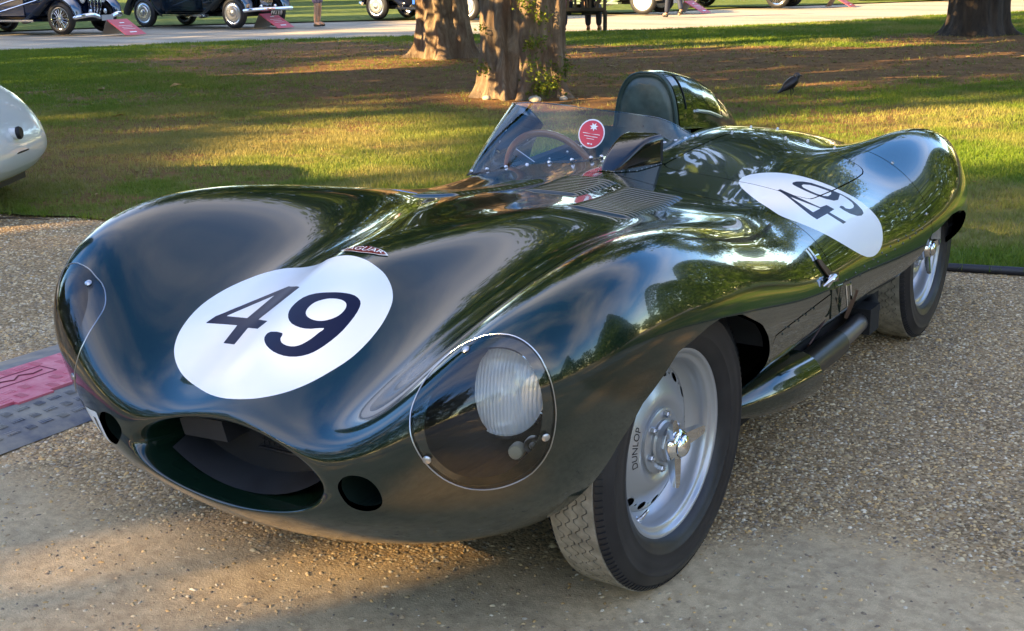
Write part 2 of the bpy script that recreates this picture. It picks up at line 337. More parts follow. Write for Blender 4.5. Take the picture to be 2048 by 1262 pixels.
# control points of the body surface and outlines measured on it
BK = {'P':[[[0.0,-0.5931,0.464],[0.0642,-0.5933,0.4618],[0.1131,-0.5939,0.4563],[0.1584,-0.5949,0.447],[0.1984,-0.5963,0.433],[0.2212,-0.5979,0.4184],[0.2308,-0.5993,0.4049],[0.2312,-0.6006,0.3926],[0.2212,-0.602,0.3788],[0.1919,-0.6037,0.3624],[0.1432,-0.6052,0.3485],[0.076,-0.6062,0.339],[0.0,-0.6065,0.336]],[[0.0,-0.7068,0.486],[0.0714,-0.7069,0.483],[0.1258,-0.7074,0.4757],[0.1761,-0.7082,0.4634],[0.2206,-0.7096,0.4446],[0.246,-0.7113,0.4252],[0.2567,-0.7131,0.4072],[0.2571,-0.7148,0.3908],[0.246,-0.7169,0.3724],[0.2135,-0.7196,0.3504],[0.1593,-0.7222,0.3317],[0.0845,-0.7241,0.3191],[0.0,-0.7247,0.315]],[[0.0,-0.7151,0.5118],[0.0774,-0.7185,0.4993],[0.1332,-0.7217,0.4844],[0.1815,-0.7252,0.4686],[0.2236,-0.7284,0.45],[0.2499,-0.7303,0.4346],[0.2684,-0.73,0.4216],[0.2804,-0.7305,0.4064],[0.2713,-0.7372,0.3814],[0.2321,-0.739,0.3547],[0.1695,-0.7351,0.3341],[0.0885,-0.7315,0.318],[0.0,-0.73,0.3059]],[[0.0,-0.6484,0.557],[0.0875,-0.6578,0.5375],[0.1635,-0.6681,0.5176],[0.2433,-0.6859,0.5046],[0.3268,-0.7106,0.5069],[0.3852,-0.7201,0.4995],[0.4224,-0.7153,0.4752],[0.4452,-0.7022,0.4389],[0.4401,-0.6972,0.3868],[0.3883,-0.6878,0.3333],[0.2833,-0.6862,0.2969],[0.1445,-0.683,0.2728],[0.0,-0.678,0.2528]],[[0.0,-0.5228,0.6354],[0.0853,-0.5356,0.6114],[0.1738,-0.5488,0.5711],[0.2823,-0.576,0.543],[0.3733,-0.638,0.5807],[0.4783,-0.679,0.6203],[0.5662,-0.6757,0.5992],[0.605,-0.6504,0.5298],[0.5948,-0.6156,0.4397],[0.5347,-0.5826,0.3384],[0.3864,-0.588,0.2584],[0.1931,-0.5931,0.2125],[0.0,-0.5826,0.1912]],[[0.0,-0.3942,0.7095],[0.0853,-0.4059,0.6977],[0.1565,-0.419,0.6305],[0.303,-0.4472,0.5872],[0.4067,-0.5194,0.644],[0.5252,-0.5915,0.7348],[0.6635,-0.6065,0.7072],[0.7227,-0.5636,0.5956],[0.7066,-0.5102,0.4626],[0.6265,-0.4648,0.3167],[0.4285,-0.4771,0.2088],[0.2083,-0.4686,0.1661],[0.0,-0.4481,0.1344]],[[0.0,-0.2539,0.761],[0.0706,-0.261,0.7584],[0.1424,-0.2722,0.6961],[0.3046,-0.3012,0.6276],[0.4438,-0.3735,0.7037],[0.5821,-0.4387,0.8145],[0.7151,-0.4573,0.8027],[0.7776,-0.4264,0.6515],[0.7538,-0.3812,0.4785],[0.6708,-0.3448,0.3015],[0.4468,-0.3321,0.183],[0.2236,-0.3135,0.1432],[0.0,-0.2944,0.1087]],[[0.0,-0.1085,0.7787],[0.1019,-0.1142,0.7655],[0.1716,-0.125,0.7099],[0.3236,-0.1441,0.6683],[0.4653,-0.1811,0.7549],[0.6058,-0.2277,0.8565],[0.7436,-0.2435,0.8361],[0.8061,-0.2269,0.6693],[0.7835,-0.2134,0.4708],[0.6942,-0.2068,0.2854],[0.4443,-0.1971,0.1799],[0.2214,-0.1838,0.139],[0.0,-0.1692,0.104]],[[0.0,0.0755,0.7772],[0.1248,0.0665,0.7821],[0.1945,0.0552,0.7458],[0.3313,0.0399,0.7152],[0.4672,0.0226,0.7815],[0.6055,0.006,0.8478],[0.7437,-0.0042,0.8182],[0.8223,-0.008,0.6532],[0.7917,-0.0073,0.4469],[0.6935,-0.0035,0.2694],[0.4497,0.0025,0.1781],[0.2231,0.0104,0.1423],[0.0,0.0191,0.1106]],[[0.0,0.279,0.7687],[0.1308,0.2651,0.7925],[0.2101,0.2549,0.7749],[0.3526,0.2487,0.7408],[0.4663,0.243,0.7701],[0.592,0.2369,0.815],[0.7291,0.2309,0.7706],[0.8138,0.2263,0.6203],[0.784,0.2236,0.4235],[0.6529,0.2233,0.2571],[0.4572,0.225,0.178],[0.227,0.2278,0.1492],[0.0,0.2311,0.1237]],[[0.0,0.5135,0.7621],[0.1444,0.492,0.7757],[0.2363,0.4844,0.7661],[0.3856,0.4897,0.7595],[0.4735,0.498,0.7555],[0.5721,0.5032,0.7601],[0.7004,0.4994,0.7059],[0.7916,0.4922,0.5776],[0.7648,0.4859,0.3996],[0.64,0.4817,0.2451],[0.4535,0.4792,0.1758],[0.2306,0.4776,0.1534],[0.0,0.4764,0.1348]],[[0.0,0.7765,0.7676],[0.1549,0.7441,0.7549],[0.2641,0.7426,0.7256],[0.4298,0.7609,0.7072],[0.4918,0.7882,0.7004],[0.5652,0.8022,0.6958],[0.6837,0.7964,0.6539],[0.774,0.7863,0.5414],[0.7539,0.7775,0.3786],[0.6342,0.7704,0.2334],[0.4474,0.7645,0.1721],[0.233,0.7593,0.1551],[0.0,0.7543,0.1426]],[[0.0,1.0779,0.793],[0.1472,1.0506,0.756],[0.2997,1.0544,0.7369],[0.424,1.0949,0.7336],[0.4958,1.1409,0.7211],[0.5897,1.1499,0.7098],[0.6948,1.1316,0.6518],[0.7725,1.1182,0.5219],[0.7501,1.1081,0.3657],[0.6308,1.0988,0.2262],[0.4494,1.0902,0.1678],[0.2345,1.0821,0.155],[0.0,1.0742,0.1472]],[[0.0,1.3925,0.8145],[0.1418,1.3872,0.7808],[0.2747,1.3957,0.7661],[0.3882,1.4343,0.7601],[0.4796,1.4773,0.7341],[0.585,1.4857,0.6997],[0.6907,1.4682,0.6286],[0.7645,1.4516,0.5074],[0.7486,1.4381,0.3602],[0.6716,1.4264,0.2289],[0.451,1.4157,0.1686],[0.2356,1.4056,0.1588],[0.0,1.3957,0.1542]],[[0.0,1.7014,0.8197],[0.1423,1.7122,0.7971],[0.2709,1.7279,0.7836],[0.3802,1.7528,0.7661],[0.4737,1.777,0.7435],[0.5642,1.7857,0.7084],[0.6907,1.7775,0.6298],[0.7748,1.7618,0.5014],[0.7616,1.7463,0.3596],[0.6779,1.7328,0.2322],[0.4529,1.7207,0.1745],[0.2368,1.7094,0.1669],[0.0,1.6983,0.1643]],[[0.0,2.0012,0.8097],[0.1499,2.0186,0.7925],[0.2845,2.0344,0.7697],[0.3903,2.046,0.7448],[0.4754,2.0545,0.7686],[0.5557,2.0579,0.7685],[0.6978,2.0544,0.6829],[0.7912,2.0433,0.525],[0.7821,2.0301,0.3631],[0.6801,2.017,0.2371],[0.455,2.0047,0.1808],[0.2379,1.9931,0.1744],[0.0,1.9818,0.1729]],[[0.0,2.3241,0.7669],[0.1567,2.3407,0.7564],[0.2876,2.3522,0.7294],[0.3833,2.3531,0.6987],[0.475,2.3504,0.7632],[0.569,2.3463,0.811],[0.7149,2.343,0.7311],[0.7977,2.337,0.535],[0.7862,2.3287,0.3628],[0.6729,2.3181,0.2447],[0.4467,2.3071,0.1881],[0.2387,2.2964,0.1817],[0.0,2.2859,0.1803]],[[0.0,2.6449,0.6892],[0.1529,2.6535,0.6792],[0.2712,2.6574,0.6567],[0.374,2.6534,0.6324],[0.4713,2.6459,0.7044],[0.5879,2.6387,0.7718],[0.6891,2.6334,0.7035],[0.7635,2.6269,0.5018],[0.7545,2.6229,0.3665],[0.635,2.6159,0.2655],[0.4178,2.6076,0.2119],[0.2192,2.5989,0.2042],[0.0,2.5903,0.2018]],[[0.0,2.9404,0.5826],[0.1334,2.9395,0.5717],[0.2375,2.9362,0.5556],[0.3381,2.9294,0.5439],[0.4389,2.9206,0.6167],[0.601,2.9123,0.6571],[0.6221,2.9052,0.6074],[0.6736,2.8985,0.4482],[0.6514,2.8951,0.3616],[0.5457,2.8912,0.2882],[0.3582,2.8862,0.2472],[0.1894,2.8805,0.2374],[0.0,2.8747,0.236]],[[0.0,3.1516,0.5032],[0.0845,3.1428,0.4929],[0.1651,3.1336,0.4827],[0.2402,3.1238,0.4725],[0.3092,3.114,0.4688],[0.3728,3.105,0.4624],[0.4328,3.0974,0.4396],[0.4579,3.0916,0.398],[0.4386,3.0881,0.3568],[0.358,3.0858,0.3119],[0.2386,3.0837,0.2836],[0.1193,3.0814,0.2761],[0.0,3.0789,0.2721]],[[0.0,3.2208,0.4528],[0.0268,3.2054,0.4437],[0.0643,3.1908,0.4348],[0.1018,3.1779,0.4259],[0.1369,3.1667,0.417],[0.1673,3.1573,0.407],[0.193,3.1499,0.3924],[0.1959,3.1446,0.3769],[0.1778,3.1416,0.3614],[0.1421,3.1406,0.3478],[0.0894,3.1409,0.3404],[0.0491,3.1419,0.3352],[0.0,3.1429,0.3302]]],
'HL':[[0.583,-0.5629,0.7299],[0.6058,-0.5599,0.7316],[0.6293,-0.5584,0.7273],[0.6528,-0.5574,0.7157],[0.6731,-0.5566,0.697],[0.6873,-0.5557,0.672],[0.6965,-0.5538,0.6458],[0.7012,-0.5519,0.6188],[0.7024,-0.5492,0.5879],[0.6979,-0.5469,0.5531],[0.6878,-0.5456,0.517],[0.6723,-0.5483,0.4865],[0.6515,-0.5554,0.4591],[0.6286,-0.5693,0.4421],[0.6047,-0.5866,0.4319],[0.5804,-0.608,0.4294],[0.5575,-0.631,0.4348],[0.5355,-0.6544,0.4493],[0.5144,-0.6736,0.4704],[0.4959,-0.6869,0.4967],[0.4824,-0.6934,0.5215],[0.4708,-0.6938,0.5473],[0.4641,-0.6867,0.5715],[0.4598,-0.6763,0.5896],[0.4583,-0.6599,0.6093],[0.4584,-0.6366,0.6301],[0.4631,-0.6102,0.6511],[0.4786,-0.5896,0.673],[0.5019,-0.5754,0.695],[0.5315,-0.5712,0.7121],[0.5563,-0.5653,0.7239]],
'HLI':[[0.5925,-0.583,0.714],[0.6194,-0.5771,0.7133],[0.6416,-0.574,0.7051],[0.662,-0.5733,0.6865],[0.6788,-0.5718,0.6563],[0.6867,-0.5705,0.6247],[0.6875,-0.5697,0.5917],[0.6818,-0.5684,0.5516],[0.6684,-0.572,0.5195],[0.6489,-0.5808,0.4933],[0.6246,-0.5923,0.4697],[0.6025,-0.607,0.459],[0.5819,-0.6238,0.4571],[0.5598,-0.6427,0.4608],[0.5382,-0.6616,0.4739],[0.5204,-0.6763,0.4952],[0.5067,-0.6851,0.5179],[0.4986,-0.688,0.5424],[0.4929,-0.6853,0.5682],[0.4915,-0.6777,0.5903],[0.4912,-0.6648,0.6138],[0.4943,-0.6455,0.6389],[0.5051,-0.6232,0.6645],[0.5245,-0.6041,0.687],[0.5568,-0.5904,0.706]],
'RND':[[-0.0203,-0.2552,0.753],[0.021,-0.2612,0.7514],[0.0649,-0.2718,0.7416],[0.0979,-0.2773,0.7249],[0.1263,-0.293,0.703],[0.1473,-0.318,0.6827],[0.1607,-0.3517,0.6641],[0.1703,-0.395,0.6433],[0.1737,-0.4477,0.6202],[0.1691,-0.4993,0.599],[0.1527,-0.5487,0.5806],[0.1317,-0.5911,0.5645],[0.1044,-0.6253,0.552],[0.0705,-0.6516,0.5428],[0.03,-0.6706,0.536],[-0.0208,-0.6793,0.5307],[-0.0754,-0.673,0.5284],[-0.1401,-0.6515,0.5295],[-0.2064,-0.6237,0.5339],[-0.2586,-0.5942,0.546],[-0.2925,-0.5672,0.5626],[-0.3147,-0.5372,0.5808],[-0.3302,-0.5013,0.5991],[-0.342,-0.4518,0.6203],[-0.3463,-0.399,0.6376],[-0.343,-0.3389,0.6524],[-0.3324,-0.2778,0.6635],[-0.3145,-0.2229,0.6721],[-0.2796,-0.1854,0.6787],[-0.2077,-0.1896,0.6916],[-0.1533,-0.213,0.7094],[-0.0832,-0.2555,0.7387],[-0.0497,-0.2573,0.7492]],
'F4':[[-0.1603,-0.318,0.6761],[-0.0996,-0.3656,0.693],[-0.067,-0.3833,0.6998],[-0.0704,-0.3906,0.6952],[-0.0739,-0.3978,0.6905],[-0.0775,-0.4049,0.6859],[-0.0814,-0.4117,0.6811],[-0.0859,-0.4177,0.6761],[-0.0903,-0.4239,0.6711],[-0.0948,-0.4299,0.6661],[-0.1,-0.4353,0.6608],[-0.1052,-0.4406,0.6556],[-0.11,-0.4463,0.6505],[-0.1152,-0.4516,0.6452],[-0.1203,-0.457,0.64],[-0.1253,-0.4626,0.6348],[-0.0991,-0.4754,0.6399],[-0.0783,-0.4828,0.6428],[-0.0827,-0.4892,0.6378],[-0.0873,-0.4955,0.6326],[-0.0922,-0.5015,0.6274],[-0.1143,-0.4936,0.6234],[-0.1397,-0.4827,0.6183],[-0.1379,-0.4937,0.6135],[-0.1365,-0.5044,0.6087],[-0.1353,-0.5148,0.6038],[-0.1341,-0.5251,0.5989],[-0.1333,-0.535,0.5939],[-0.1589,-0.5266,0.5896],[-0.1839,-0.5189,0.5856],[-0.1869,-0.5066,0.5903],[-0.1903,-0.4938,0.5949],[-0.1937,-0.4809,0.5996],[-0.1973,-0.4678,0.6042],[-0.2014,-0.4542,0.6087],[-0.2193,-0.4507,0.6061],[-0.2358,-0.4487,0.604],[-0.2509,-0.4482,0.6025],[-0.2641,-0.4496,0.6018],[-0.2765,-0.4518,0.6014],[-0.2877,-0.4551,0.6015],[-0.2981,-0.4594,0.6019],[-0.297,-0.4492,0.605],[-0.296,-0.439,0.6082],[-0.2948,-0.4288,0.6114],[-0.2904,-0.4204,0.6138],[-0.286,-0.412,0.6162],[-0.2815,-0.4036,0.6186],[-0.2771,-0.3951,0.6211],[-0.2722,-0.387,0.6237],[-0.2668,-0.3795,0.6264],[-0.2613,-0.372,0.6293],[-0.2558,-0.3644,0.6321],[-0.2501,-0.3571,0.635],[-0.2435,-0.3506,0.6382],[-0.2368,-0.3443,0.6415],[-0.2301,-0.338,0.6448],[-0.2224,-0.3327,0.6484],[-0.2143,-0.3278,0.6522],[-0.2061,-0.323,0.656],[-0.1962,-0.32,0.6605],[-0.1861,-0.3173,0.665],[-0.1739,-0.3168,0.6703]],
'F4i':[[-0.1826,-0.345,0.6569],[-0.192,-0.3479,0.6525],[-0.2011,-0.3512,0.6483],[-0.2093,-0.3553,0.6443],[-0.2168,-0.3603,0.6406],[-0.2243,-0.3652,0.6369],[-0.2312,-0.3709,0.6335],[-0.2374,-0.3771,0.6302],[-0.2434,-0.3835,0.6271],[-0.2494,-0.39,0.624],[-0.2549,-0.397,0.621],[-0.26,-0.4043,0.6182],[-0.265,-0.4116,0.6155],[-0.27,-0.4191,0.6128],[-0.257,-0.4184,0.6134],[-0.243,-0.419,0.6144],[-0.2279,-0.4207,0.6159],[-0.2107,-0.4245,0.6181],[-0.1916,-0.4304,0.6212],[-0.1902,-0.4203,0.6257],[-0.1888,-0.41,0.6303],[-0.1873,-0.3997,0.6348],[-0.1862,-0.3891,0.6393],[-0.185,-0.3785,0.6438],[-0.184,-0.3676,0.6482],[-0.1832,-0.3565,0.6526]],
'F9':[[-0.0406,-0.5145,0.6319],[-0.0044,-0.5157,0.634],[-0.0003,-0.5277,0.6267],[0.0109,-0.5372,0.6206],[0.0287,-0.5405,0.6174],[0.0467,-0.5366,0.6173],[0.0592,-0.5261,0.6215],[0.0697,-0.508,0.6302],[0.0756,-0.4893,0.6398],[0.08,-0.4749,0.647],[0.0543,-0.4889,0.6451],[0.0288,-0.4943,0.6456],[-0.0,-0.4899,0.6497],[-0.0223,-0.4761,0.657],[-0.0348,-0.4579,0.6665],[-0.0357,-0.4384,0.6774],[-0.0262,-0.4178,0.6896],[-0.0028,-0.4032,0.6979],[0.0284,-0.3929,0.702],[0.062,-0.3811,0.7021],[0.0855,-0.3733,0.6971],[0.1018,-0.3757,0.6876],[0.11,-0.3882,0.6778],[0.1152,-0.4153,0.6627],[0.116,-0.4565,0.6423],[0.11,-0.4911,0.6266],[0.0999,-0.5199,0.6141],[0.087,-0.5398,0.6064],[0.0664,-0.5554,0.6021],[0.0393,-0.5633,0.6021],[0.0075,-0.5611,0.6061],[-0.022,-0.5498,0.6122],[-0.0418,-0.5351,0.6191],[-0.0479,-0.5231,0.6254]],
'F9i':[[0.0348,-0.4117,0.6918],[0.0541,-0.4036,0.6931],[0.0721,-0.3995,0.6903],[0.0839,-0.4024,0.6846],[0.0897,-0.4142,0.6761],[0.0881,-0.4337,0.6669],[0.0785,-0.4508,0.6612],[0.0634,-0.4635,0.6582],[0.0441,-0.4685,0.6591],[0.0244,-0.4654,0.6632],[0.0126,-0.4564,0.6691],[0.0095,-0.442,0.6773],[0.016,-0.426,0.6858]],
'SR':[[0.3631,1.1648,0.7418],[0.3532,1.2154,0.7461],[0.3585,1.264,0.7489],[0.3733,1.3024,0.7496],[0.399,1.3396,0.7481],[0.4309,1.3748,0.7434],[0.4706,1.4036,0.7344],[0.5155,1.4183,0.7222],[0.5566,1.429,0.7084],[0.5969,1.4426,0.6902],[0.6338,1.4679,0.6676],[0.6676,1.4886,0.6405],[0.6952,1.499,0.6121],[0.7161,1.4988,0.585],[0.7326,1.4712,0.5577],[0.7426,1.4381,0.536],[0.7481,1.395,0.521],[0.7505,1.3405,0.5155],[0.7502,1.2857,0.5205],[0.7476,1.2305,0.5351],[0.7376,1.1542,0.5654],[0.7158,1.0747,0.6056],[0.6882,1.0188,0.6377],[0.6573,0.9763,0.6622],[0.6225,0.9471,0.6815],[0.5812,0.9363,0.6969],[0.5158,0.9882,0.7107],[0.458,1.0402,0.7217],[0.4085,1.0918,0.7321],[0.3807,1.1302,0.7378]],
'S4':[[0.4857,1.1779,0.7236],[0.4867,1.1951,0.724],[0.492,1.1929,0.7229],[0.4973,1.1905,0.7217],[0.5027,1.1883,0.7206],[0.508,1.1859,0.7195],[0.5133,1.1836,0.7183],[0.5185,1.1814,0.7172],[0.5239,1.1789,0.7161],[0.529,1.177,0.7149],[0.5342,1.175,0.7137],[0.5394,1.1727,0.7126],[0.5443,1.1713,0.7113],[0.5493,1.1697,0.7101],[0.5544,1.1679,0.7089],[0.5591,1.167,0.7075],[0.5638,1.166,0.7061],[0.5686,1.1649,0.7048],[0.5732,1.1643,0.7034],[0.5776,1.1643,0.7018],[0.5821,1.164,0.7003],[0.5866,1.1637,0.6989],[0.5908,1.1642,0.6972],[0.5949,1.165,0.6955],[0.5991,1.1655,0.6939],[0.6033,1.1661,0.6923],[0.6072,1.1674,0.6905],[0.611,1.1691,0.6886],[0.6149,1.1707,0.6868],[0.6187,1.1721,0.685],[0.6225,1.1738,0.6831],[0.623,1.1867,0.6828],[0.6235,1.1998,0.6824],[0.6238,1.2134,0.6819],[0.6241,1.2271,0.6815],[0.6278,1.2288,0.6793],[0.6314,1.2306,0.6771],[0.6351,1.2322,0.6749],[0.6388,1.2338,0.6728],[0.6422,1.2364,0.6704],[0.6455,1.2391,0.668],[0.6462,1.2213,0.668],[0.6469,1.2035,0.668],[0.6475,1.1861,0.668],[0.6512,1.1884,0.6655],[0.655,1.1906,0.6629],[0.6584,1.1937,0.6603],[0.6618,1.1971,0.6575],[0.6651,1.2006,0.6547],[0.6685,1.2041,0.6519],[0.6719,1.2076,0.6491],[0.6749,1.2121,0.6461],[0.6779,1.2168,0.6431],[0.6809,1.2215,0.64],[0.684,1.2261,0.637],[0.687,1.2307,0.634],[0.6875,1.2138,0.6342],[0.688,1.1971,0.6344],[0.685,1.1932,0.6374],[0.6819,1.1894,0.6404],[0.6789,1.1858,0.6434],[0.6758,1.1822,0.6463],[0.6727,1.1785,0.6492],[0.6694,1.1758,0.652],[0.666,1.1734,0.6547],[0.6626,1.1708,0.6574],[0.6592,1.1682,0.6601],[0.6558,1.1657,0.6628],[0.6521,1.1642,0.6653],[0.6483,1.1629,0.6678],[0.6487,1.1483,0.6678],[0.649,1.134,0.6678],[0.6491,1.1204,0.6677],[0.6493,1.1066,0.6676],[0.6495,1.0928,0.6675],[0.6497,1.0792,0.6674],[0.6498,1.0661,0.6673],[0.6457,1.0653,0.6698],[0.6416,1.0643,0.6723],[0.6375,1.0634,0.6748],[0.6331,1.0635,0.6771],[0.6286,1.0637,0.6794],[0.6243,1.0653,0.6816],[0.62,1.0668,0.6839],[0.6153,1.0694,0.686],[0.6107,1.0719,0.688],[0.606,1.0743,0.6901],[0.6013,1.0771,0.6922],[0.5963,1.0806,0.6941],[0.5913,1.084,0.696],[0.5863,1.0874,0.6979],[0.5809,1.0918,0.6996],[0.5755,1.0962,0.7014],[0.5702,1.1005,0.7032],[0.5645,1.1058,0.7047],[0.5588,1.111,0.7064],[0.5531,1.1162,0.708],[0.5471,1.1222,0.7095],[0.5412,1.1278,0.711],[0.535,1.1341,0.7125],[0.5289,1.1403,0.7139],[0.5226,1.1468,0.7154],[0.5164,1.1523,0.7167],[0.5103,1.1574,0.718],[0.5041,1.1628,0.7193],[0.4979,1.1679,0.7207],[0.4918,1.173,0.7221]],
'S4i':[[0.5359,1.1467,0.7127],[0.541,1.1455,0.7116],[0.5459,1.1446,0.7104],[0.5508,1.1436,0.7093],[0.5557,1.1428,0.7081],[0.5603,1.1426,0.7068],[0.565,1.1424,0.7055],[0.5696,1.1422,0.7042],[0.5741,1.1425,0.7029],[0.5784,1.143,0.7014],[0.5828,1.1436,0.7],[0.5872,1.1441,0.6986],[0.5913,1.1455,0.697],[0.5953,1.1469,0.6954],[0.5994,1.1483,0.6938],[0.6035,1.1497,0.6922],[0.6072,1.152,0.6905],[0.611,1.1543,0.6887],[0.6148,1.1566,0.6869],[0.6186,1.1589,0.6852],[0.6223,1.1614,0.6833],[0.6257,1.1648,0.6814],[0.6259,1.1511,0.6814],[0.626,1.1375,0.6814],[0.626,1.1246,0.6813],[0.626,1.1117,0.6812],[0.626,1.0988,0.6811],[0.6219,1.099,0.6833],[0.6176,1.0998,0.6854],[0.6131,1.1011,0.6873],[0.6086,1.1025,0.6893],[0.6042,1.1035,0.6914],[0.5995,1.1055,0.6932],[0.5946,1.1078,0.6951],[0.5899,1.1099,0.6969],[0.585,1.1122,0.6987],[0.5798,1.1154,0.7004],[0.5747,1.1183,0.7021],[0.5696,1.1213,0.7038],[0.5641,1.1253,0.7053],[0.5587,1.129,0.7069],[0.5532,1.1329,0.7084],[0.5475,1.1374,0.7098],[0.5418,1.1418,0.7113]],
'S9':[[0.6455,1.285,0.6664],[0.6432,1.3065,0.6673],[0.6473,1.3205,0.6638],[0.6551,1.3201,0.6582],[0.6581,1.3318,0.6552],[0.6611,1.3437,0.6522],[0.6613,1.3772,0.6505],[0.657,1.3988,0.6531],[0.6462,1.4108,0.6608],[0.6403,1.4094,0.6652],[0.6342,1.4091,0.6694],[0.6276,1.408,0.6737],[0.621,1.4069,0.678],[0.6152,1.4036,0.6813],[0.6094,1.4002,0.6847],[0.6174,1.3676,0.6813],[0.6235,1.3413,0.6787],[0.6225,1.3237,0.6799],[0.6214,1.3065,0.6811],[0.6165,1.2972,0.6839],[0.6115,1.2879,0.6868],[0.6065,1.2786,0.6896],[0.6013,1.2742,0.6921],[0.5959,1.2703,0.6946],[0.5905,1.2664,0.697],[0.5849,1.2631,0.6994],[0.5787,1.2615,0.7017],[0.5725,1.26,0.704],[0.566,1.2593,0.7062],[0.5594,1.259,0.7083],[0.5532,1.2599,0.7102],[0.5467,1.2616,0.712],[0.5402,1.2632,0.7139],[0.5335,1.2653,0.7156],[0.5267,1.2677,0.7173],[0.5191,1.271,0.7192],[0.5114,1.2749,0.721],[0.5038,1.2784,0.7229],[0.4919,1.287,0.726],[0.4865,1.3069,0.7278],[0.4897,1.3322,0.7277],[0.4941,1.3403,0.7267],[0.4986,1.3484,0.7257],[0.503,1.3564,0.7248],[0.5084,1.3607,0.7234],[0.5138,1.3651,0.722],[0.5191,1.3695,0.7207],[0.5242,1.3746,0.7192],[0.5305,1.3757,0.7173],[0.5367,1.377,0.7155],[0.5426,1.379,0.7135],[0.5486,1.3808,0.7116],[0.5544,1.3832,0.7096],[0.5603,1.3852,0.7073],[0.5663,1.3871,0.7051],[0.572,1.3897,0.7028],[0.5776,1.3929,0.7003],[0.5832,1.3959,0.6979],[0.5894,1.3989,0.695],[0.5953,1.4026,0.692],[0.6013,1.4062,0.689],[0.607,1.4108,0.6858],[0.6125,1.4159,0.6825],[0.6187,1.4183,0.6789],[0.6245,1.4217,0.6752],[0.6302,1.4256,0.6714],[0.6359,1.4295,0.6676],[0.6414,1.4299,0.6636],[0.6468,1.4305,0.6596],[0.6521,1.4312,0.6556],[0.6572,1.4328,0.6514],[0.6633,1.4316,0.6464],[0.6693,1.4304,0.6413],[0.6749,1.4305,0.636],[0.6833,1.4175,0.6283],[0.6865,1.3855,0.6267],[0.685,1.3684,0.629],[0.6836,1.3515,0.6313],[0.6802,1.3391,0.6352],[0.6768,1.3268,0.6392],[0.6734,1.3146,0.6431],[0.6693,1.3076,0.647],[0.6651,1.3011,0.6509],[0.6608,1.2948,0.6547],[0.656,1.2905,0.6588],[0.6507,1.2878,0.6626]],
'S9i':[[0.5163,1.3042,0.7205],[0.5148,1.3235,0.7211],[0.5198,1.3301,0.72],[0.5245,1.3373,0.7187],[0.5292,1.3447,0.7174],[0.5366,1.3472,0.7154],[0.5435,1.3509,0.7132],[0.5505,1.3545,0.711],[0.5567,1.3564,0.7089],[0.5628,1.3588,0.7067],[0.5688,1.3611,0.7045],[0.5746,1.3644,0.7021],[0.5823,1.3681,0.6989],[0.5897,1.3725,0.6955],[0.5965,1.3522,0.6926],[0.5994,1.3154,0.6922],[0.5961,1.3053,0.6939],[0.5927,1.2954,0.6956],[0.5866,1.2895,0.6984],[0.58,1.2851,0.7009],[0.5735,1.2803,0.7035],[0.5675,1.2802,0.7056],[0.5612,1.2808,0.7076],[0.5551,1.2809,0.7097],[0.5485,1.2822,0.7116],[0.539,1.2844,0.7144],[0.529,1.2877,0.717]],
'DUCT':[[0.309,-0.7232,0.4141],[0.312,-0.7235,0.4293],[0.3262,-0.7229,0.4437],[0.3455,-0.721,0.4505],[0.3722,-0.7165,0.4498],[0.3907,-0.7112,0.4376],[0.4009,-0.7064,0.4194],[0.4021,-0.7027,0.4011],[0.3933,-0.7011,0.3855],[0.3748,-0.704,0.3757],[0.3554,-0.7096,0.3735],[0.3348,-0.7176,0.38],[0.3193,-0.7226,0.3959]],
'ARCH':[[0.6723,-0.3962,0.36],[0.7432,-0.3657,0.4746],[0.7723,-0.3145,0.5465],[0.794,-0.1918,0.6246],[0.8001,-0.0477,0.6446],[0.7996,0.0192,0.6458],[0.7972,0.149,0.6228],[0.7915,0.2923,0.562],[0.7858,0.3487,0.5178],[0.7767,0.3814,0.473]],
'RARCH':[[0.7696,1.8426,0.4263],[0.7721,1.8687,0.4631],[0.7743,1.9218,0.4709],[0.778,1.9978,0.4757],[0.7801,2.0765,0.4899],[0.7814,2.1691,0.504],[0.7821,2.2573,0.5021],[0.7792,2.3696,0.4853],[0.7729,2.4483,0.4548]],
'TON':[[0.1033,1.1741,0.7762],[0.1242,1.1524,0.7711],[0.1525,1.1481,0.7657],[0.2042,1.1675,0.7587],[0.2874,1.1759,0.7494],[0.3625,1.1683,0.7421],[0.4326,1.1694,0.7334],[0.4864,1.1731,0.7232],[0.5398,1.1714,0.7124],[0.5738,1.1834,0.7034],[0.5846,1.2067,0.6998],[0.5857,1.259,0.6991],[0.5868,1.3849,0.6966],[0.5841,1.5402,0.6951],[0.5823,1.6742,0.6972],[0.5799,1.7367,0.7015],[0.5696,1.769,0.7092],[0.5537,1.7799,0.7175],[0.5188,1.7888,0.7321],[0.4675,1.8145,0.7478],[0.4016,1.8551,0.7576],[0.326,1.8825,0.7664],[0.2377,1.9081,0.7794],[0.1553,1.8581,0.7926],[0.0745,1.7998,0.8039]],
'LV':[[0.1751,0.4198,0.7739],[0.1302,0.8225,0.7582],[0.3054,0.883,0.7317],[0.3614,0.4308,0.7539]],
'LV2':[[-0.075,0.6771,0.7643],[-0.1173,0.8432,0.7602],[0.0904,0.854,0.7638],[0.0964,0.6885,0.7631]],
'LV3':[[-0.4003,0.8207,0.721],[-0.3799,0.9218,0.7251],[-0.1764,0.8637,0.751],[-0.1443,0.7238,0.7576]],
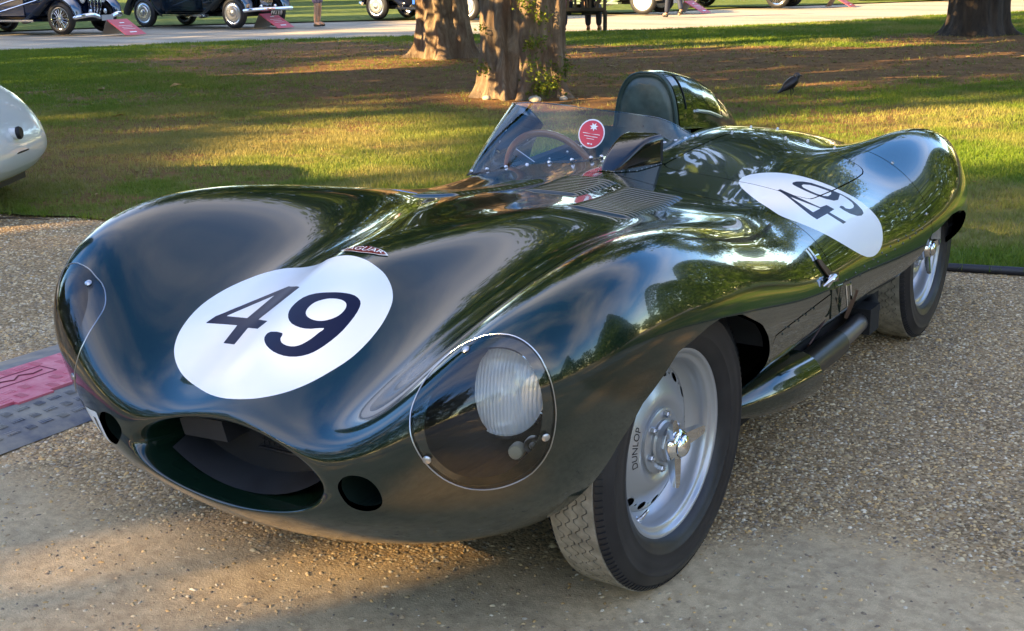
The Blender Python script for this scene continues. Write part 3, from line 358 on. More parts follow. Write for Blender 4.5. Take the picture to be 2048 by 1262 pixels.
'RIV':[[0.7614,1.8861,0.5239],[0.758,1.8218,0.5212],[0.7554,1.7564,0.5174],[0.7534,1.6785,0.5129],[0.7515,1.5963,0.5115],[0.7506,1.5074,0.5104],[0.7514,1.4107,0.5085],[0.7529,1.315,0.5073],[0.7547,1.2168,0.506],[0.7564,1.1228,0.5061],[0.7578,1.0282,0.5058],[0.7642,1.8476,0.5066],[0.7608,1.7774,0.5037],[0.7584,1.7123,0.5002],[0.7565,1.6354,0.4961],[0.7549,1.5477,0.493],[0.7542,1.4542,0.492],[0.7549,1.3596,0.4904],[0.7564,1.2605,0.4891],[0.7577,1.1655,0.4894],[0.7589,1.0702,0.4891],[0.7653,0.7304,0.4928],[0.7663,0.7027,0.4982],[0.7678,0.6592,0.4937],[0.7694,0.6306,0.4996],[0.7705,0.5939,0.4938],[0.7726,0.5604,0.5011],[0.7748,0.5104,0.4979],[0.7772,0.4775,0.5053],[0.7772,0.4577,0.4933],[0.762,0.418,0.4306]],
'DZ':[[0.0757,1.8016,0.8037],[0.2362,1.9174,0.7793],[0.4217,1.9098,0.7555],[0.6172,1.9568,0.7089],[0.7561,1.9207,0.5455],[0.1125,2.1674,0.7765]],
'BADGE':[[-0.0984,-0.1594,0.7509],[0.0048,-0.2265,0.7594],[0.0478,-0.2272,0.7558]],
'STRAP':[[0.7008,0.8513,0.6309],[0.72,0.8529,0.6085],[0.7359,0.852,0.5848],[0.752,0.8957,0.5443],[0.7599,0.9456,0.4992],[0.7587,0.9841,0.4562]],
'SCREENB':[[-0.4753,1.1011,0.7219],[-0.3583,1.1058,0.7382],[-0.2664,1.1482,0.7498],[-0.1633,1.1684,0.765],[-0.1223,1.1793,0.773],[0.0081,1.3621,0.7992],[0.0224,1.3984,0.8006],[0.0332,1.4471,0.8019],[0.0429,1.4871,0.8027],[0.0453,1.5441,0.8044]],
'MIR':[[0.0053,0.9335,0.7732],[0.073,1.0007,0.7716],[0.1114,1.1279,0.772]],
'PLATE':[[-0.4393,-0.6983,0.4414],[-0.3974,-0.7104,0.4444],[-0.3661,-0.7087,0.3801],[-0.403,-0.6998,0.3917]],
'HLS':[[0.5312,-0.592,0.6983],[0.5003,-0.686,0.5029],[0.6857,-0.5602,0.5418]]}

# ================================================================== the green racing car
car = root('race_car', 'dark green open sports racing car with white number 49 roundels parked on the gravel', 'race car')
P = np.array(BK['P'])
def bsp(t): return np.stack([(1-t)**3, 3*t**3-6*t**2+4, -3*t**3+3*t**2+3*t+1, t**3], -1)/6
def evalsurf(P, sub):
    nr, nc = P.shape[:2]; mir = np.array([-1, 1, 1.0])
    E = np.concatenate([P[:, 1:2]*mir, P, P[:, -2:-1]*mir], 1); E = np.concatenate([2*E[:1]-E[1:2], E, 2*E[-1:]-E[-2:-1]], 0)
    def mt(n):
        A = np.zeros(((n-1)*sub+1, n+2))
        for k in range((n-1)*sub+1):
            i = min(k//sub, n-2); A[k, i:i+4] = bsp(np.array(k/sub-i))
        return A
    return np.einsum('ai,ijk,bj->abk', mt(nr), E, mt(nc))
S = evalsurf(P, 12)
yy, zz = S[:, :, 1], S[:, :, 2]
blend = np.clip((yy-.25)/.15, 0, 1); blend = blend*blend*(3-2*blend)*np.clip((2.6-yy)/.3, 0, 1)
S[:, :, 0] -= blend*2.9*np.clip(.45-zz, 0, .2)**2*np.clip(S[:, :, 0]/.5, 0, 1)
def gridnormals(S):
    du = np.gradient(S, axis=0); m = np.array([-1, 1, 1.0])
    E = np.concatenate([S[:, 1:2]*m, S, S[:, -2:-1]*m], 1); dv = np.gradient(E, axis=1)[:, 1:-1]
    n = np.cross(du, dv); n /= np.linalg.norm(n, axis=2)[:, :, None]+1e-12
    if (n[120, 60]@(S[120, 60]-np.array([0, S[120, 60, 1], .45]))) < 0: n = -n
    return n
SN = gridnormals(S); nr, nc = S.shape[:2]
ii, jj = np.meshgrid(np.arange(nr-1), np.arange(nc-1), indexing='ij'); a = (ii*nc+jj).ravel()
T0 = np.concatenate([np.stack([a, a+1, a+nc+1], 1), np.stack([a, a+nc+1, a+nc], 1)])
def orient(V, N, T):
    g = np.cross(V[T[:, 1]]-V[T[:, 0]], V[T[:, 2]]-V[T[:, 0]]); f = (g*N[T[:, 0]]).sum(1) < 0; T = T.copy(); T[f] = T[f][:, ::-1]; return V, N, T
mir = np.array([-1, 1, 1.0])
half = orient(S.reshape(-1, 3), SN.reshape(-1, 3), T0)
body = join([half, orient(half[0]*mir, half[1]*mir, T0)])
from mathutils.bvhtree import BVHTree
bvh = BVHTree.FromPolygons(body[0].tolist(), body[2].tolist())
def down(x, y):
    h = bvh.ray_cast(Vector((x, y, 2)), Vector((0, 0, -1))); return np.array(h[0]), np.array(h[1])*(1 if h[1].z > 0 else -1)
def near(p):
    h = bvh.find_nearest(Vector(p)); n = np.array(h[1]); q = np.array(h[0])
    if n@(q-np.array([0, q[1], .45])) < 0: n = -n
    return q, n

# --- openings
ca, sa = .83, .55
hn = np.array([.45, -.72, .53]); hn /= np.linalg.norm(hn); he1 = np.array([.72, .45, 0]); he1 /= np.linalg.norm(he1); he2 = np.cross(hn, he1); he2 *= np.sign(he2[2])
def hchart(P): P = np.asarray(P)*np.array([1, 1, 1.0]); P = np.stack([np.abs(P[:, 0]), P[:, 1], P[:, 2]], 1); return np.stack([P@he1, P@he2], 1)
HLp = smoothpoly(hchart(BK['HL']), 3); HLi = smoothpoly(hchart(BK['HLI']), 3)
def hlf(m, poly):
    V = m[0]; ax = np.abs(V[:, 0]); Na = np.stack([np.abs(m[1][:, 0])*np.sign(m[1][:, 0]*V[:, 0]), m[1][:, 1], m[1][:, 2]], 1); return sdlocal(m, hchart(V), (V[:, 1] < -.3) & (ax > .3) & (Na@hn > .0), poly)
cover, body, sg_hl = clip(body, hlf(body, HLp))
rim_in, rim_out, sg_in = clip(cover, hlf(cover, HLi))
DUp = smoothpoly([(p[0], p[2]) for p in BK['DUCT']], 3)
f = sdlocal(body, np.stack([np.abs(body[0][:, 0]), body[0][:, 2]], 1), body[0][:, 1] < -.55, DUp)
_, body, sg_du = clip(body, f)
ARCHP = [(-.45, -.3), (-.425, .22), (-.396, .36), (-.369, .476), (-.323, .55), (-.205, .629), (-.064, .65), (0, .651), (.127, .629), (.269, .569), (.329, .524), (.375, .472), (.40, .42), (.402, -.3)]
f = sdlocal(body, body[0][:, 1:], np.abs(body[0][:, 0]) > .3, ARCHP); f = np.minimum(f, np.abs(body[0][:, 0])-.5)
_, body, sg_fa = clip(body, f)
RARP = [(.402, -.3), (.402, .25), (.8, .292), (1.1, .312), (1.43, .337), (1.665, .366), (1.80, .398), (1.865, .425), (1.89, .458), (1.937, .472), (2.015, .476), (2.096, .488), (2.19, .5), (2.283, .497), (2.40, .48), (2.485, .448), (2.53, .38), (2.55, .25), (2.56, -.3)]
f = sdlocal(body, body[0][:, 1:], np.abs(body[0][:, 0]) > .3, RARP); f = np.minimum(f, np.abs(body[0][:, 0])-.46)
_, body, sg_ra = clip(body, f)
COCK = [(-.57, 1.245), (-.18, 1.265), (-.075, 1.46), (-.03, 1.62), (-.055, 1.80), (-.10, 1.90), (-.50, 1.90), (-.59, 1.80), (-.635, 1.5), (-.625, 1.32)]
f = sdlocal(body, body[0][:, :2], (body[0][:, 2] > .5) & (body[1][:, 2] > .1), smoothpoly(COCK, 4))
_, body, sg_ck = clip(body, f)

# --- panels separated by real gaps
def split(m, fn, gap=.004, lip=.012):
    f = fn(m); A, _, s1 = clip(m, f-gap/2); B, _, s2 = clip(m, -f-gap/2)
    return A, B, ([flange(s1, lip)] if s1 else []), ([flange(s2, lip)] if s2 else [])
def f_bonnet(m):
    x, y, z = m[0].T; ys = .945-.03*np.abs(x)
    zl = np.interp(y, [.3, .42, .68, .95], [.506, .505, .498, .497])
    return np.minimum(ys-y, np.maximum(z-zl, (.385-y)*3))
bonnet, rest, l1, l2 = split(body, f_bonnet)
TONP = [(p[0], p[1]) for p in BK['TON']]
def f_ton(m): return sdlocal(m, m[0][:, :2], m[0][:, 2] > .55, TONP)
ton, rest, l3, l4 = split(rest, f_ton)
tail, tub, l5, l6 = split(rest, lambda m: m[0][:, 1]-(1.945+.03*np.clip((.75-m[0][:, 2])*4, 0, 1)*0))
# --- painted roundels and digits cut out of the panels
RNDp = smoothpoly([(p[0], p[1]) for p in BK['RND']], 3)
def f_front(poly, holes=()):
    def g(m):
        sel = (m[0][:, 2] > .42) & (m[1][:, 2] > .15) & (m[0][:, 1] < .3); f = sdlocal(m, m[0][:, :2], sel, poly)
        for h in holes: f = np.minimum(f, -sdlocal(m, m[0][:, :2], sel, h))
        return f
    return g
def chart(P): P = np.asarray(P); return np.stack([P[:, 1], (P[:, 0]-P[:, 2])*.7071], 1)
def f_side(poly, holes=()):
    def g(m):
        sel = (m[0][:, 0] > .25) & (m[0][:, 2] > .44); f = sdlocal(m, chart(m[0]), sel, poly)
        for h in holes: f = np.minimum(f, -sdlocal(m, chart(m[0]), sel, h))
        return f
    return g
def xy(k): return np.array(BK[k])[:, :2]
disc_f, bonnet, _ = clip(bonnet, f_front(RNDp)(bonnet)); disc_f = refine(disc_f, 2)
d4, disc_f, _ = clip(disc_f, f_front(xy('F4'), [xy('F4i')])(disc_f))
d9, disc_f, _ = clip(disc_f, f_front(smoothpoly(xy('F9'), 2), [smoothpoly(xy('F9i'), 3)])(disc_f))
SRp = smoothpoly(chart(BK['SR']), 3); s4f = f_side(chart(BK['S4']), [chart(BK['S4i'])]); s9f = f_side(chart(BK['S9']), [chart(BK['S9i'])])
side_w, side_4, side_9 = [], [], []
def paint_side(m):
    d, m, _ = clip(m, f_side(SRp)(m)); d = refine(d, 3); a, d, _ = clip(d, s4f(d)); b, d, _ = clip(d, s9f(d))
    side_w.append(d); side_4.append(a); side_9.append(b); return m
ton = paint_side(ton); tub = paint_side(tub)

LIP = .018
o_bonnet = put('bonnet', join([bonnet]+l1+[flange(sg_hl, .010), flange(sg_du, .014), flange(sg_fa, LIP)]), m_green, car)
o_tub = put('body_shell', join([tub]+l2+l4+l6+[flange(sg_ra, LIP), flange(sg_ck, .016)]), m_green, car)
o_ton = put('tonneau_panel', join([ton]+l3), m_green, car)
o_tail = put('tail_section', join([tail]+l5), m_green, car)
rf = put('race_roundel', disc_f, m_white, car); rf['label'] = 'white number roundel on the bonnet'
put('digit', d4, m_digit, rf); put('digit', d9, m_digit, rf)
rs = put('race_roundel', join(side_w), m_white, car); rs['label'] = 'white number roundel over the door and tonneau panel'
put('digit', join(side_4), m_digit, rs); put('digit', join(side_9), m_digit, rs)

# --- headlights behind their perspex covers
LAMP = np.array([.543, -.482, .584])
for sx in (1, -1):
    k = np.array([sx, 1, 1.0])
    def side_of(m, sx=sx):
        V, N, T = m; T = T[np.sign(V[T[:, 0], 0]) == sx]; u, inv = np.unique(T, return_inverse=True); return V[u], N[u], inv.reshape(-1, 3)
    cv = side_of(cover)
    hc = put('headlight_cover', cv, m_glass, car)
    ro = side_of(rim_out); hr = mesh_obj('cover_seat', ro[0]-ro[1]*.005, ro[2], m_green, hc, N=ro[1])
    sel = np.sign(sg_in[0][:, 0]) == sx
    p, q, n, o = [x[sel] for x in sg_in]; p = p-n*.005; q = q-o*.005
    kk = len(p); V = []; F = []; cen = np.array([.575*sx, -.36, .585])
    for t, w in ((0, 1), (.5, 1.0), (1.0, .985), (1.15, .8), (1.18, .4), (1.18, .0)):
        for e in (p, q): b_ = e+np.array([0, 1, 0])*((-.40-e[:, 1])*t)[:, None]; cc_ = np.array([.575*sx, 0, .585]); v_ = b_.copy(); v_[:, [0, 2]] = cc_[[0, 2]]+(b_[:, [0, 2]]-cc_[[0, 2]])*w; V.append(v_)
    V = np.concatenate(V); i = np.arange(kk)
    for a in range(5): F += np.stack([i+2*a*kk, i+(2*a+1)*kk, i+(2*a+3)*kk, i+(2*a+2)*kk], 1).tolist()
    mesh_obj('headlight_recess', V, F, m_dark, car, smooth=True)
    s1 = np.sign(sg_hl[0][:, 0]) == sx; hc2 = hchart(sg_hl[0][s1]); tq = []
    for uv in HLp:
        kk_ = np.argmin(((hc2-uv)**2).sum(1)); tq.append(sg_hl[0][s1][kk_]+sg_hl[2][s1][kk_]*.0004)
    MB().tube(np.array(tq), .0013, 6, closed=True).build('cover_trim', m_steel, hc)
    # sealed beam lamp
    T = frame(LAMP*k, (0, 0, 1), np.array([.16*sx, -1, .10])); T[:3, :3] *= 1.07
    lm = MB().lathe([(.080, -.05), (.090, -.012), (.0905, 0), (.089, .006), (.083, .008), (.081, .003)], 'z', 48, T=T).build('headlight', m_chrome, car)
    MB().lathe([(.0, -.075), (.02, -.073), (.045, -.06), (.068, -.036), (.081, -.004)], 'z', 48, T=T).build('reflector', m_chrome, lm)
    MB().tube([(0, 0, -.075), (0, 0, -.03)], [.012, .010], 12, T=T).build('bulb', mat('bulb_glass', (.7, .7, .72), .05, coat=1), lm)
    MB().lathe([(.0812, .003), (.07, .010), (.05, .0155), (.025, .0185), (.0, .0195)], 'z', 64, T=T).build('lens', mat('fluted_lens', (.92, .93, .94), .12, trans=.30, ior=1.3, coat=1), lm)
    # small round side light and its socket under the lamp
    Tl = frame(np.array([.622*sx, -.565, .500]), (0, 0, 1), np.array([.25*sx, -1, .05]))
    sl_ = MB().lathe([(.0, .006), (.013, .004), (.0155, 0), (.0155, -.02)], 'z', 24, T=Tl).build('side_light', mat('frosted_lamp', (.55, .56, .50), .35, coat=.5), car)
    Tb = frame(np.array([.648*sx, -.545, .512]), (0, 0, 1), np.array([.25*sx, -1, .05]))
    MB().lathe([(.010, .002), (.015, .006), (.0175, .002), (.0175, -.01)], 'z', 24, T=Tb).ball((0, 0, 0), .007, T=Tb).build('socket', m_steel, sl_)
    for hs in BK['HLS']:
        c, nn = near(np.array(hs)*k); Ts = frame(c+nn*.001, (.3, .2, 1), nn)
        MB().lathe([(.0, .0042), (.006, .0036), (.0082, .0018), (.0085, 0)], 'z', 18, T=Ts).box((0, 0, .004), (.013, .0016, .0012), T=Ts).build('cover_screw', m_steel, hc)
mat('fluted_lens').node_tree
h = NT(MATS['fluted_lens']); v = h.n('ShaderNodeTexWave', {'Scale': 42.0, 'Distortion': 0.6}, wave_type='BANDS', bands_direction='X'); h.l(h.coord(), v.inputs['Vector']); h.bump(v.outputs[0], .5, .002)

# --- air intake, splitter box, radiator grille, brake ducts
mi0 = S[0]; full0 = np.concatenate([mi0, (mi0*mir)[::-1][1:-1]]); ring2 = full0*np.array([1.02, 0, 1.0])+np.array([0, -.40, 0]); ring3 = ring2*np.array([1, 0, .95])+np.array([0, -.25, .02])
MB().loft([full0, ring2, ring3], True, True).build('intake_duct', m_dark, car)
fl = []
for y, z0 in ((-.675, .326), (-.62, .345), (-.55, .375), (-.47, .385)):
    fl.append([(x, y+.03*(1-(x/.22)**2)*0, z0+.10*(abs(x)/.25)**2.2*(.6 if y > -.6 else .9)) for x in np.linspace(-.205, .215, 15)])
MB().loft(fl, False, False).build('duct_floor', m_greyduct, car)
bx = MB(); bx.loft([[(-.185, -.668, .462), (-.055, -.668, .470), (-.04, -.668, .425), (-.17, -.668, .418)], [(-.185, -.50, .45), (-.055, -.50, .45), (-.05, -.50, .43), (-.18, -.50, .42)]], True, True)
bx.build('splitter_box', m_greyduct, car, smooth=False)
gr = MB()
for x in np.linspace(.0, .20, 15): gr.tube([(x, -.60, .40), (x, -.60, .475)], .0012, 5)
for z in np.linspace(.405, .47, 6): gr.tube([(-.01, -.602, z), (.21, -.602, z)], .0012, 5)
gr.tube([(-.01, -.606, .400), (.22, -.606, .400)], .003, 6); gr.build('radiator_grille', m_blackmatt, car)
for sx in (1, -1):
    sel = np.sign(sg_du[0][:, 0]) == sx; p, q, n, o = [x[sel] for x in sg_du]; c = p.mean(0); kk = len(p); i = np.arange(kk)
    p = p-n*.012; q = q-o*.012; back = np.array([.0, .17, -.01])
    V = np.concatenate([p, q, c+(q-c)*.8+back, c+(p-c)*.8+back])
    dc = mesh_obj('brake_duct', V, np.stack([i, i+kk, i+2*kk, i+3*kk], 1), m_inner, car)
    MB().tube([c+np.array([.012, .06, .012]), c+np.array([.02, .14, .02])], [.030, .034], 24, caps=False).build('duct_hose', m_greyduct, dc)

# --- louvre panels (each louvre a pressed rib on the bonnet skin)
def louvre_panel(fi, fo, ro, ri, count):
    pa = empty('louvre_panel', car)
    for k in range(count):
        t0, t1 = k/count, (k+.93)/count; V = []; prof = [(0, -.0006), (.16, .0035), (.40, .0062), (.72, .0078), (.94, .0070), (1.0, .0006)]; ns = 15
        for t, hgt in prof:
            w = t0+(t1-t0)*t
            for s in range(ns):
                u = s/(ns-1); x = (fi[0]*(1-w)+ri[0]*w)*(1-u)+(fo[0]*(1-w)+ro[0]*w)*u; y = (fi[1]*(1-w)+ri[1]*w)*(1-u)+(fo[1]*(1-w)+ro[1]*w)*u
                e = min(u, 1-u)*ns/3.0; e = math.sqrt(max(0, 1-(1-min(1, e))**2)); c, n = down(x, y); V.append(c+n*(hgt*e+.0003))
        F = [(a*ns+b, a*ns+b+1, (a+1)*ns+b+1, (a+1)*ns+b) for a in range(len(prof)-1) for b in range(ns-1)]
        mesh_obj('louvre', V, F, m_green, pa, angle=50)
L = BK['LV']; louvre_panel(L[0], L[3], L[2], L[1], 17)
louvre_panel(*[(-q[0], q[1]) for q in (L[3], L[0], L[1], L[2])], 17)
L = BK['LV2']; louvre_panel((-.075, .61), (.105, .61), (.10, .86), (-.10, .86), 11)

# --- badge
bc, bn = down(-.006, -.222); Tb = frame(bc+bn*.001, (1, 0, 0), bn)
hexp = [(-.066, 0), (-.05, .010), (0, .021), (.05, .010), (.066, 0), (.05, -.010), (0, -.016), (-.05, -.010)]
def conform(V, off): return [tuple(down(v[0], v[1])[0]+down(v[0], v[1])[1]*off) for v in V]
def badge_plate(s, off):
    V = [(0, 0)]; n = 40; px = np.array(hexp+[hexp[0]]); d = np.r_[0, np.cumsum(np.linalg.norm(np.diff(px, axis=0), axis=1))]
    ed = np.stack([np.interp(np.linspace(0, d[-1], n, endpoint=False), d, px[:, i]) for i in (0, 1)], 1)*s
    pts = [np.array((0, 0))]+[e*r for r in (.5, 1.0) for e in ed]
    V = conform([(bc[0]+p[0], bc[1]+p[1]) for p in pts], off)
    F = [(0, 1+a, 1+(a+1) % n) for a in range(n)]+[(1+a, 1+n+a, 1+n+(a+1) % n, 1+(a+1) % n) for a in range(n)]
    return V, F
bd = mesh_obj('badge', *badge_plate(1.08, .0022), m_white, car); mesh_obj('badge_field', *badge_plate(.98, .003), m_redpaint, bd)
V, F = text_mesh('JAGUAR', .030)
V[:, 0] *= 1.02; V[:, 1] *= np.interp(np.abs(V[:, 0]), [0, .06], [1.15, .55])
mesh_obj('lettering', conform([(bc[0]+v[0], bc[1]+v[1]+.001) for v in V], .0042), F, m_white, bd, smooth=False)

# --- rivets, fasteners
rv = MB()
for p in BK['RIV']:
    c, n = near(p); rv.add(*(lambda B: (B.V, B.F))(MB().ball((0, 0, 0), (.0042, .0042, .0026), 8, 5)), 0, frame(c, (0, 0, 1) if abs(n[2]) < .9 else (1, 0, 0), n))
o = rv.build('rivets', m_green, car); o['kind'] = 'stuff'
for p in BK['DZ']+[[.30, 1.972, .76], [.05, 2.05, .79]]:
    c, n = near(p); Tz = frame(c, (1, .3, .2), n)
    MB().lathe([(.0, .003), (.004, .0026), (.0055, .0008), (.0056, -.002)], 'z', 14, T=Tz).box((0, 0, .0045), (.007, .0018, .004), T=Tz).build('fastener', m_steel, car)

# --- registration painted on the nose beside the brake duct
def decal(poly3, name, m, off, parent):
    P3 = np.array(poly3); V = []; k = 8
    for a in range(k+1):
        for b in range(k+1):
            u, w = a/k, b/k; p = (P3[0]*(1-u)+P3[1]*u)*(1-w)+(P3[3]*(1-u)+P3[2]*u)*w; c, n = near(p); V.append(c+n*off)
    return mesh_obj(name, V, [(a*(k+1)+b, a*(k+1)+b+1, (a+1)*(k+1)+b+1, (a+1)*(k+1)+b) for a in range(k) for b in range(k)], m, parent)
rg = decal([(-.47, -.675, .437), (-.405, -.703, .441), (-.372, -.70, .372), (-.44, -.67, .365)], 'registration_panel', m_white, .0012, car)
decal([(-.425, -.694, .425), (-.413, -.699, .424), (-.398, -.697, .385), (-.408, -.692, .385)], 'registration_mark', m_black, .0022, rg)
decal([(-.560, -.632, .437), (-.50, -.664, .437), (-.47, -.655, .38), (-.53, -.62, .37)], 'registration_panel', m_white, .0012, car)

# --- windscreen
base = np.array([(-.70, 1.66, .68), (-.705, 1.48, .668), (-.70, 1.31, .665), (-.672, 1.19, .680), (-.532, 1.185, .705), (-.352, 1.19, .732), (-.183, 1.205, .759), (-.14, 1.255, .765), (-.085, 1.36, .775), (-.036, 1.456, .784), (-.005, 1.531, .789), (.011, 1.622, .793), (.014, 1.655, .794)])
top = np.array([(-.67, 1.72, .80), (-.668, 1.62, .868), (-.655, 1.51, .897), (-.609, 1.40, .917), (-.47, 1.325, .933), (-.345, 1.305, .933), (-.25, 1.32, .923), (-.159, 1.374, .909), (-.11, 1.427, .897), (-.067, 1.496, .880), (-.036, 1.556, .853), (-.012, 1.608, .822), (.014, 1.66, .797)])
def resample(P, n):
    P = np.asarray(P); o = []
    for t in np.linspace(0, len(P)-1, n):
        i = min(int(t), len(P)-2); u = t-i; a, b, c, d = P[max(i-1, 0)], P[i], P[i+1], P[min(i+2, len(P)-1)]
        o.append(.5*((2*b)+(c-a)*u+(2*a-5*b+4*c-d)*u*u+(3*b-a-3*c+d)*u**3))
    return np.array(o)
B_, T_ = resample(base, 73), resample(top, 73)
rows = []
for t in np.linspace(0, 1, 9):
    q = B_*(1-t)+T_*t; q[:, 1] -= .012*math.sin(math.pi*t); rows.append(q)
ws = MB().loft(rows, False, False).build('windscreen', m_screen, car, angle=None)
MB().tube(T_, .0022, 6).build('screen_edge', thin_glass('perspex_edge', (.55, .66, .62), 1.5, .10), ws)
MB().loft([B_+np.array([0, 0, .002]), B_*.0+(B_*(1-.05)+T_*.05)], False, False).build('base_strip', m_blackmatt, ws)
scr = []
for t in list(np.linspace(19, 42, 9))+list(np.linspace(47, 70, 7)):
    i = int(t); u = t-i; c = (B_[i]*(1-u)+B_[min(i+1, 72)]*u); up = T_[i]-B_[i]; up /= np.linalg.norm(up); tg = B_[min(i+1, 72)]-B_[i-1]; n = np.cross(tg, up); n /= np.linalg.norm(n)
    if n@(CAM_POS-c) < 0: n = -n
    Tz = frame(c+up*.016+n*.002, (0, 0, 1), n)
    MB().lathe([(.0, .006), (.0045, .0058), (.0062, .003), (.0072, 0)], 'z', 14, T=Tz).build('screen_screw', m_steel, ws)
# red windscreen sticker
st_c = np.array([-.215, 1.276, .847]); ex = np.array([.081, .034, -.013]); ey = np.array([-.008, -.004, .086]); ex /= np.linalg.norm(ex); nn = np.cross(ex, ey); nn /= np.linalg.norm(nn)
if nn@(CAM_POS-st_c) < 0: nn = -nn
i0 = np.argmin(np.linalg.norm((B_*.4+T_*.6)-st_c, axis=1)); sd = np.linalg.norm(rows[5]-st_c, axis=1).argmin()
bv = BVHTree.FromPolygons(np.concatenate(rows).tolist(), [(a*73+b, a*73+b+1, (a+1)*73+b+1, (a+1)*73+b) for a in range(8) for b in range(72)])
def on_screen(p, off):
    h_ = bv.ray_cast(Vector((p+nn*.3).tolist()), Vector((-nn).tolist()))
    q = np.array(h_[0]) if h_[0] else p; return q+nn*off
Tst = frame(st_c, ex, nn)
def flat_on_screen(poly, off, name, m, parent):
    pts = [(Tst[:3, 3]+Tst[:3, 0]*x+Tst[:3, 1]*y) for x, y in poly]; V = [on_screen(p, off) for p in pts]; n = len(V)
    return mesh_obj(name, V+[on_screen(np.mean(pts, 0), off)], [(a, (a+1) % n, n) for a in range(n)], m, parent)
cir = lambda r, n=40: [(r*math.cos(2*math.pi*a/n), r*math.sin(2*math.pi*a/n)) for a in range(n)]
stk = flat_on_screen(cir(.0445), .0016, 'screen_sticker', mat('sticker_white', (.8, .76, .76), .4), ws)
flat_on_screen(cir(.0405), .0030, 'sticker_field', mat('sticker_red', (.66, .055, .075), .4), stk)
for (x, y, w, hgt) in ((.0, .000, .058, .0018), (.0, -.008, .046, .0018), (.0, -.015, .026, .0014), (-.003, -.030, .008, .004), (.007, -.030, .005, .004)):
    flat_on_screen([(x-w/2, y-hgt/2), (x+w/2, y-hgt/2), (x+w/2, y+hgt/2), (x-w/2, y+hgt/2)], .0042, 'sticker_print', m_white, stk)
star = [(.004+(.015 if a % 2 == 0 else .007)*math.cos(a*math.pi/7+.3), .022+(.013 if a % 2 == 0 else .006)*math.sin(a*math.pi/7+.3)) for a in range(14)]
flat_on_screen(star, .0042, 'sticker_print', m_white, stk)

# --- mirror fairing at the foot of the screen
mfx = []
for t in np.linspace(0, 1, 9):
    y = .975+.215*t; w = .018+.052*t**.6; hgt = .004+.084*math.sin(math.pi/2*min(1, t*1.08))**1.05; cx = .000+.022*t; zb = down(cx, y)[0][2]-.004
    mfx.append([(cx+w*math.copysign(abs(math.cos(q))**.24, math.cos(q)), y, zb+max(0, hgt*math.copysign(abs(math.sin(q))**.24, math.sin(q)))) for q in np.linspace(0, math.pi, 17)])
mf = MB().loft(mfx, False, False).build('mirror_fairing', m_black, car, angle=60)
MB().loft([mfx[-1], [(x*.96+.0009, y-.012, z*.985+.010) for x, y, z in mfx[-1]]], False, True).build('mirror_glass', m_blackmatt, mf)
fp = [(-.030+.022*0, .965), (.035, .965), (.080, 1.03), (.102, 1.195), (-.055, 1.195), (-.050, 1.02)]
n = 48; px = np.array(fp+[fp[0]]); d = np.r_[0, np.cumsum(np.linalg.norm(np.diff(px, axis=0), axis=1))]
ed = np.stack([np.interp(np.linspace(0, d[-1], n, endpoint=False), d, px[:, i]) for i in (0, 1)], 1); cc = ed.mean(0)
Vf = [tuple(down(*cc)[0]+down(*cc)[1]*.002)]+conform(cc+(ed-cc)*.5, .002)+conform(ed, .002)
mesh_obj('fairing_flange', Vf, [(0, 1+a, 1+(a+1) % n) for a in range(n)]+[(1+a, 1+n+a, 1+n+(a+1) % n, 1+(a+1) % n) for a in range(n)], m_green, mf)
fr_ = MB()
for a in range(0, n, 2):
    c, nn_ = down(*(cc+(ed[a]-cc)*.93)); fr_.ball(c+nn_*.0015, (.0020, .0020, .0014), 8, 5)
o = fr_.build('flange_rivets', m_steel, mf); o['kind'] = 'stuff'

# --- cockpit: tub, far side trim, seat, steering wheel
MB().loft([[(-.56, 1.16, .67), (-.10, 1.16, .70), (-.01, 1.62, .72), (-.06, 1.93, .72), (-.52, 1.93, .68), (-.655, 1.55, .62)], [(-.50, 1.10, .30), (-.06, 1.10, .30), (-.02, 1.62, .25), (-.06, 1.90, .25), (-.50, 1.90, .25), (-.60, 1.55, .28)]], True, True).build('cockpit_tub', m_inner, car, angle=30)
st = MB()
tr_t = resample([(-.615, 1.30, .695), (-.635, 1.48, .690), (-.63, 1.65, .70), (-.585, 1.84, .73)], 14)
st.loft([tr_t+np.array([.012, 0, -.10]), tr_t+np.array([.012, 0, -.006]), tr_t+np.array([-.004, 0, .004])], False, False)
ct = st.build('cockpit_trim', m_blackmatt, car)
for q in tr_t[1::2]: MB().ball(q+np.array([.016, 0, -.022]), .006, 10, 7).build('trim_screw', m_steel, ct)
seat = MB()
seat.loft([[(x, 1.84-.05*math.cos((x+.30)*7), z) for x in np.linspace(-.50, -.10, 9)] for z in np.linspace(.35, .80, 8)], False, False)
seat.loft([[(x, y, .36+.03*math.cos((y-1.6)*6)) for x in np.linspace(-.50, -.10, 9)] for y in np.linspace(1.35, 1.84, 7)], False, False)
seat.build('seat', m_leather, car)
swc = np.array([-.425, 1.37, .655]); Tw = frame(swc, (1, 0, 0), (0.0, .95, .34)); rr_ = .187
sw = MB().lathe([(rr_+.013*math.cos(q), .011*math.sin(q)) for q in np.linspace(0, 2*math.pi, 12, endpoint=False)], 'z', 72, T=Tw, closed=True).build('steering_wheel', m_wood, car)
for ang in (90-120+8, 90+8, 210+8):
    q = R_(ang); dx, dy = math.cos(q), math.sin(q); sp = MB(); nx_, ny_ = -dy, dx
    sp.prism([(nx_*.02+dx*.03, ny_*.02+dy*.03), (-nx_*.02+dx*.03, -ny_*.02+dy*.03), (-nx_*.013+dx*rr_, -ny_*.013+dy*rr_), (nx_*.013+dx*rr_, ny_*.013+dy*rr_)], -.002, .002, T=Tw)
    s_ = sp.build('spoke', m_steel, sw)
MB().lathe([(.0, -.03), (.03, -.025), (.04, 0), (.04, .02), (.0, .02)], 'z', 24, T=Tw).build('hub_boss', m_blackmatt, sw)

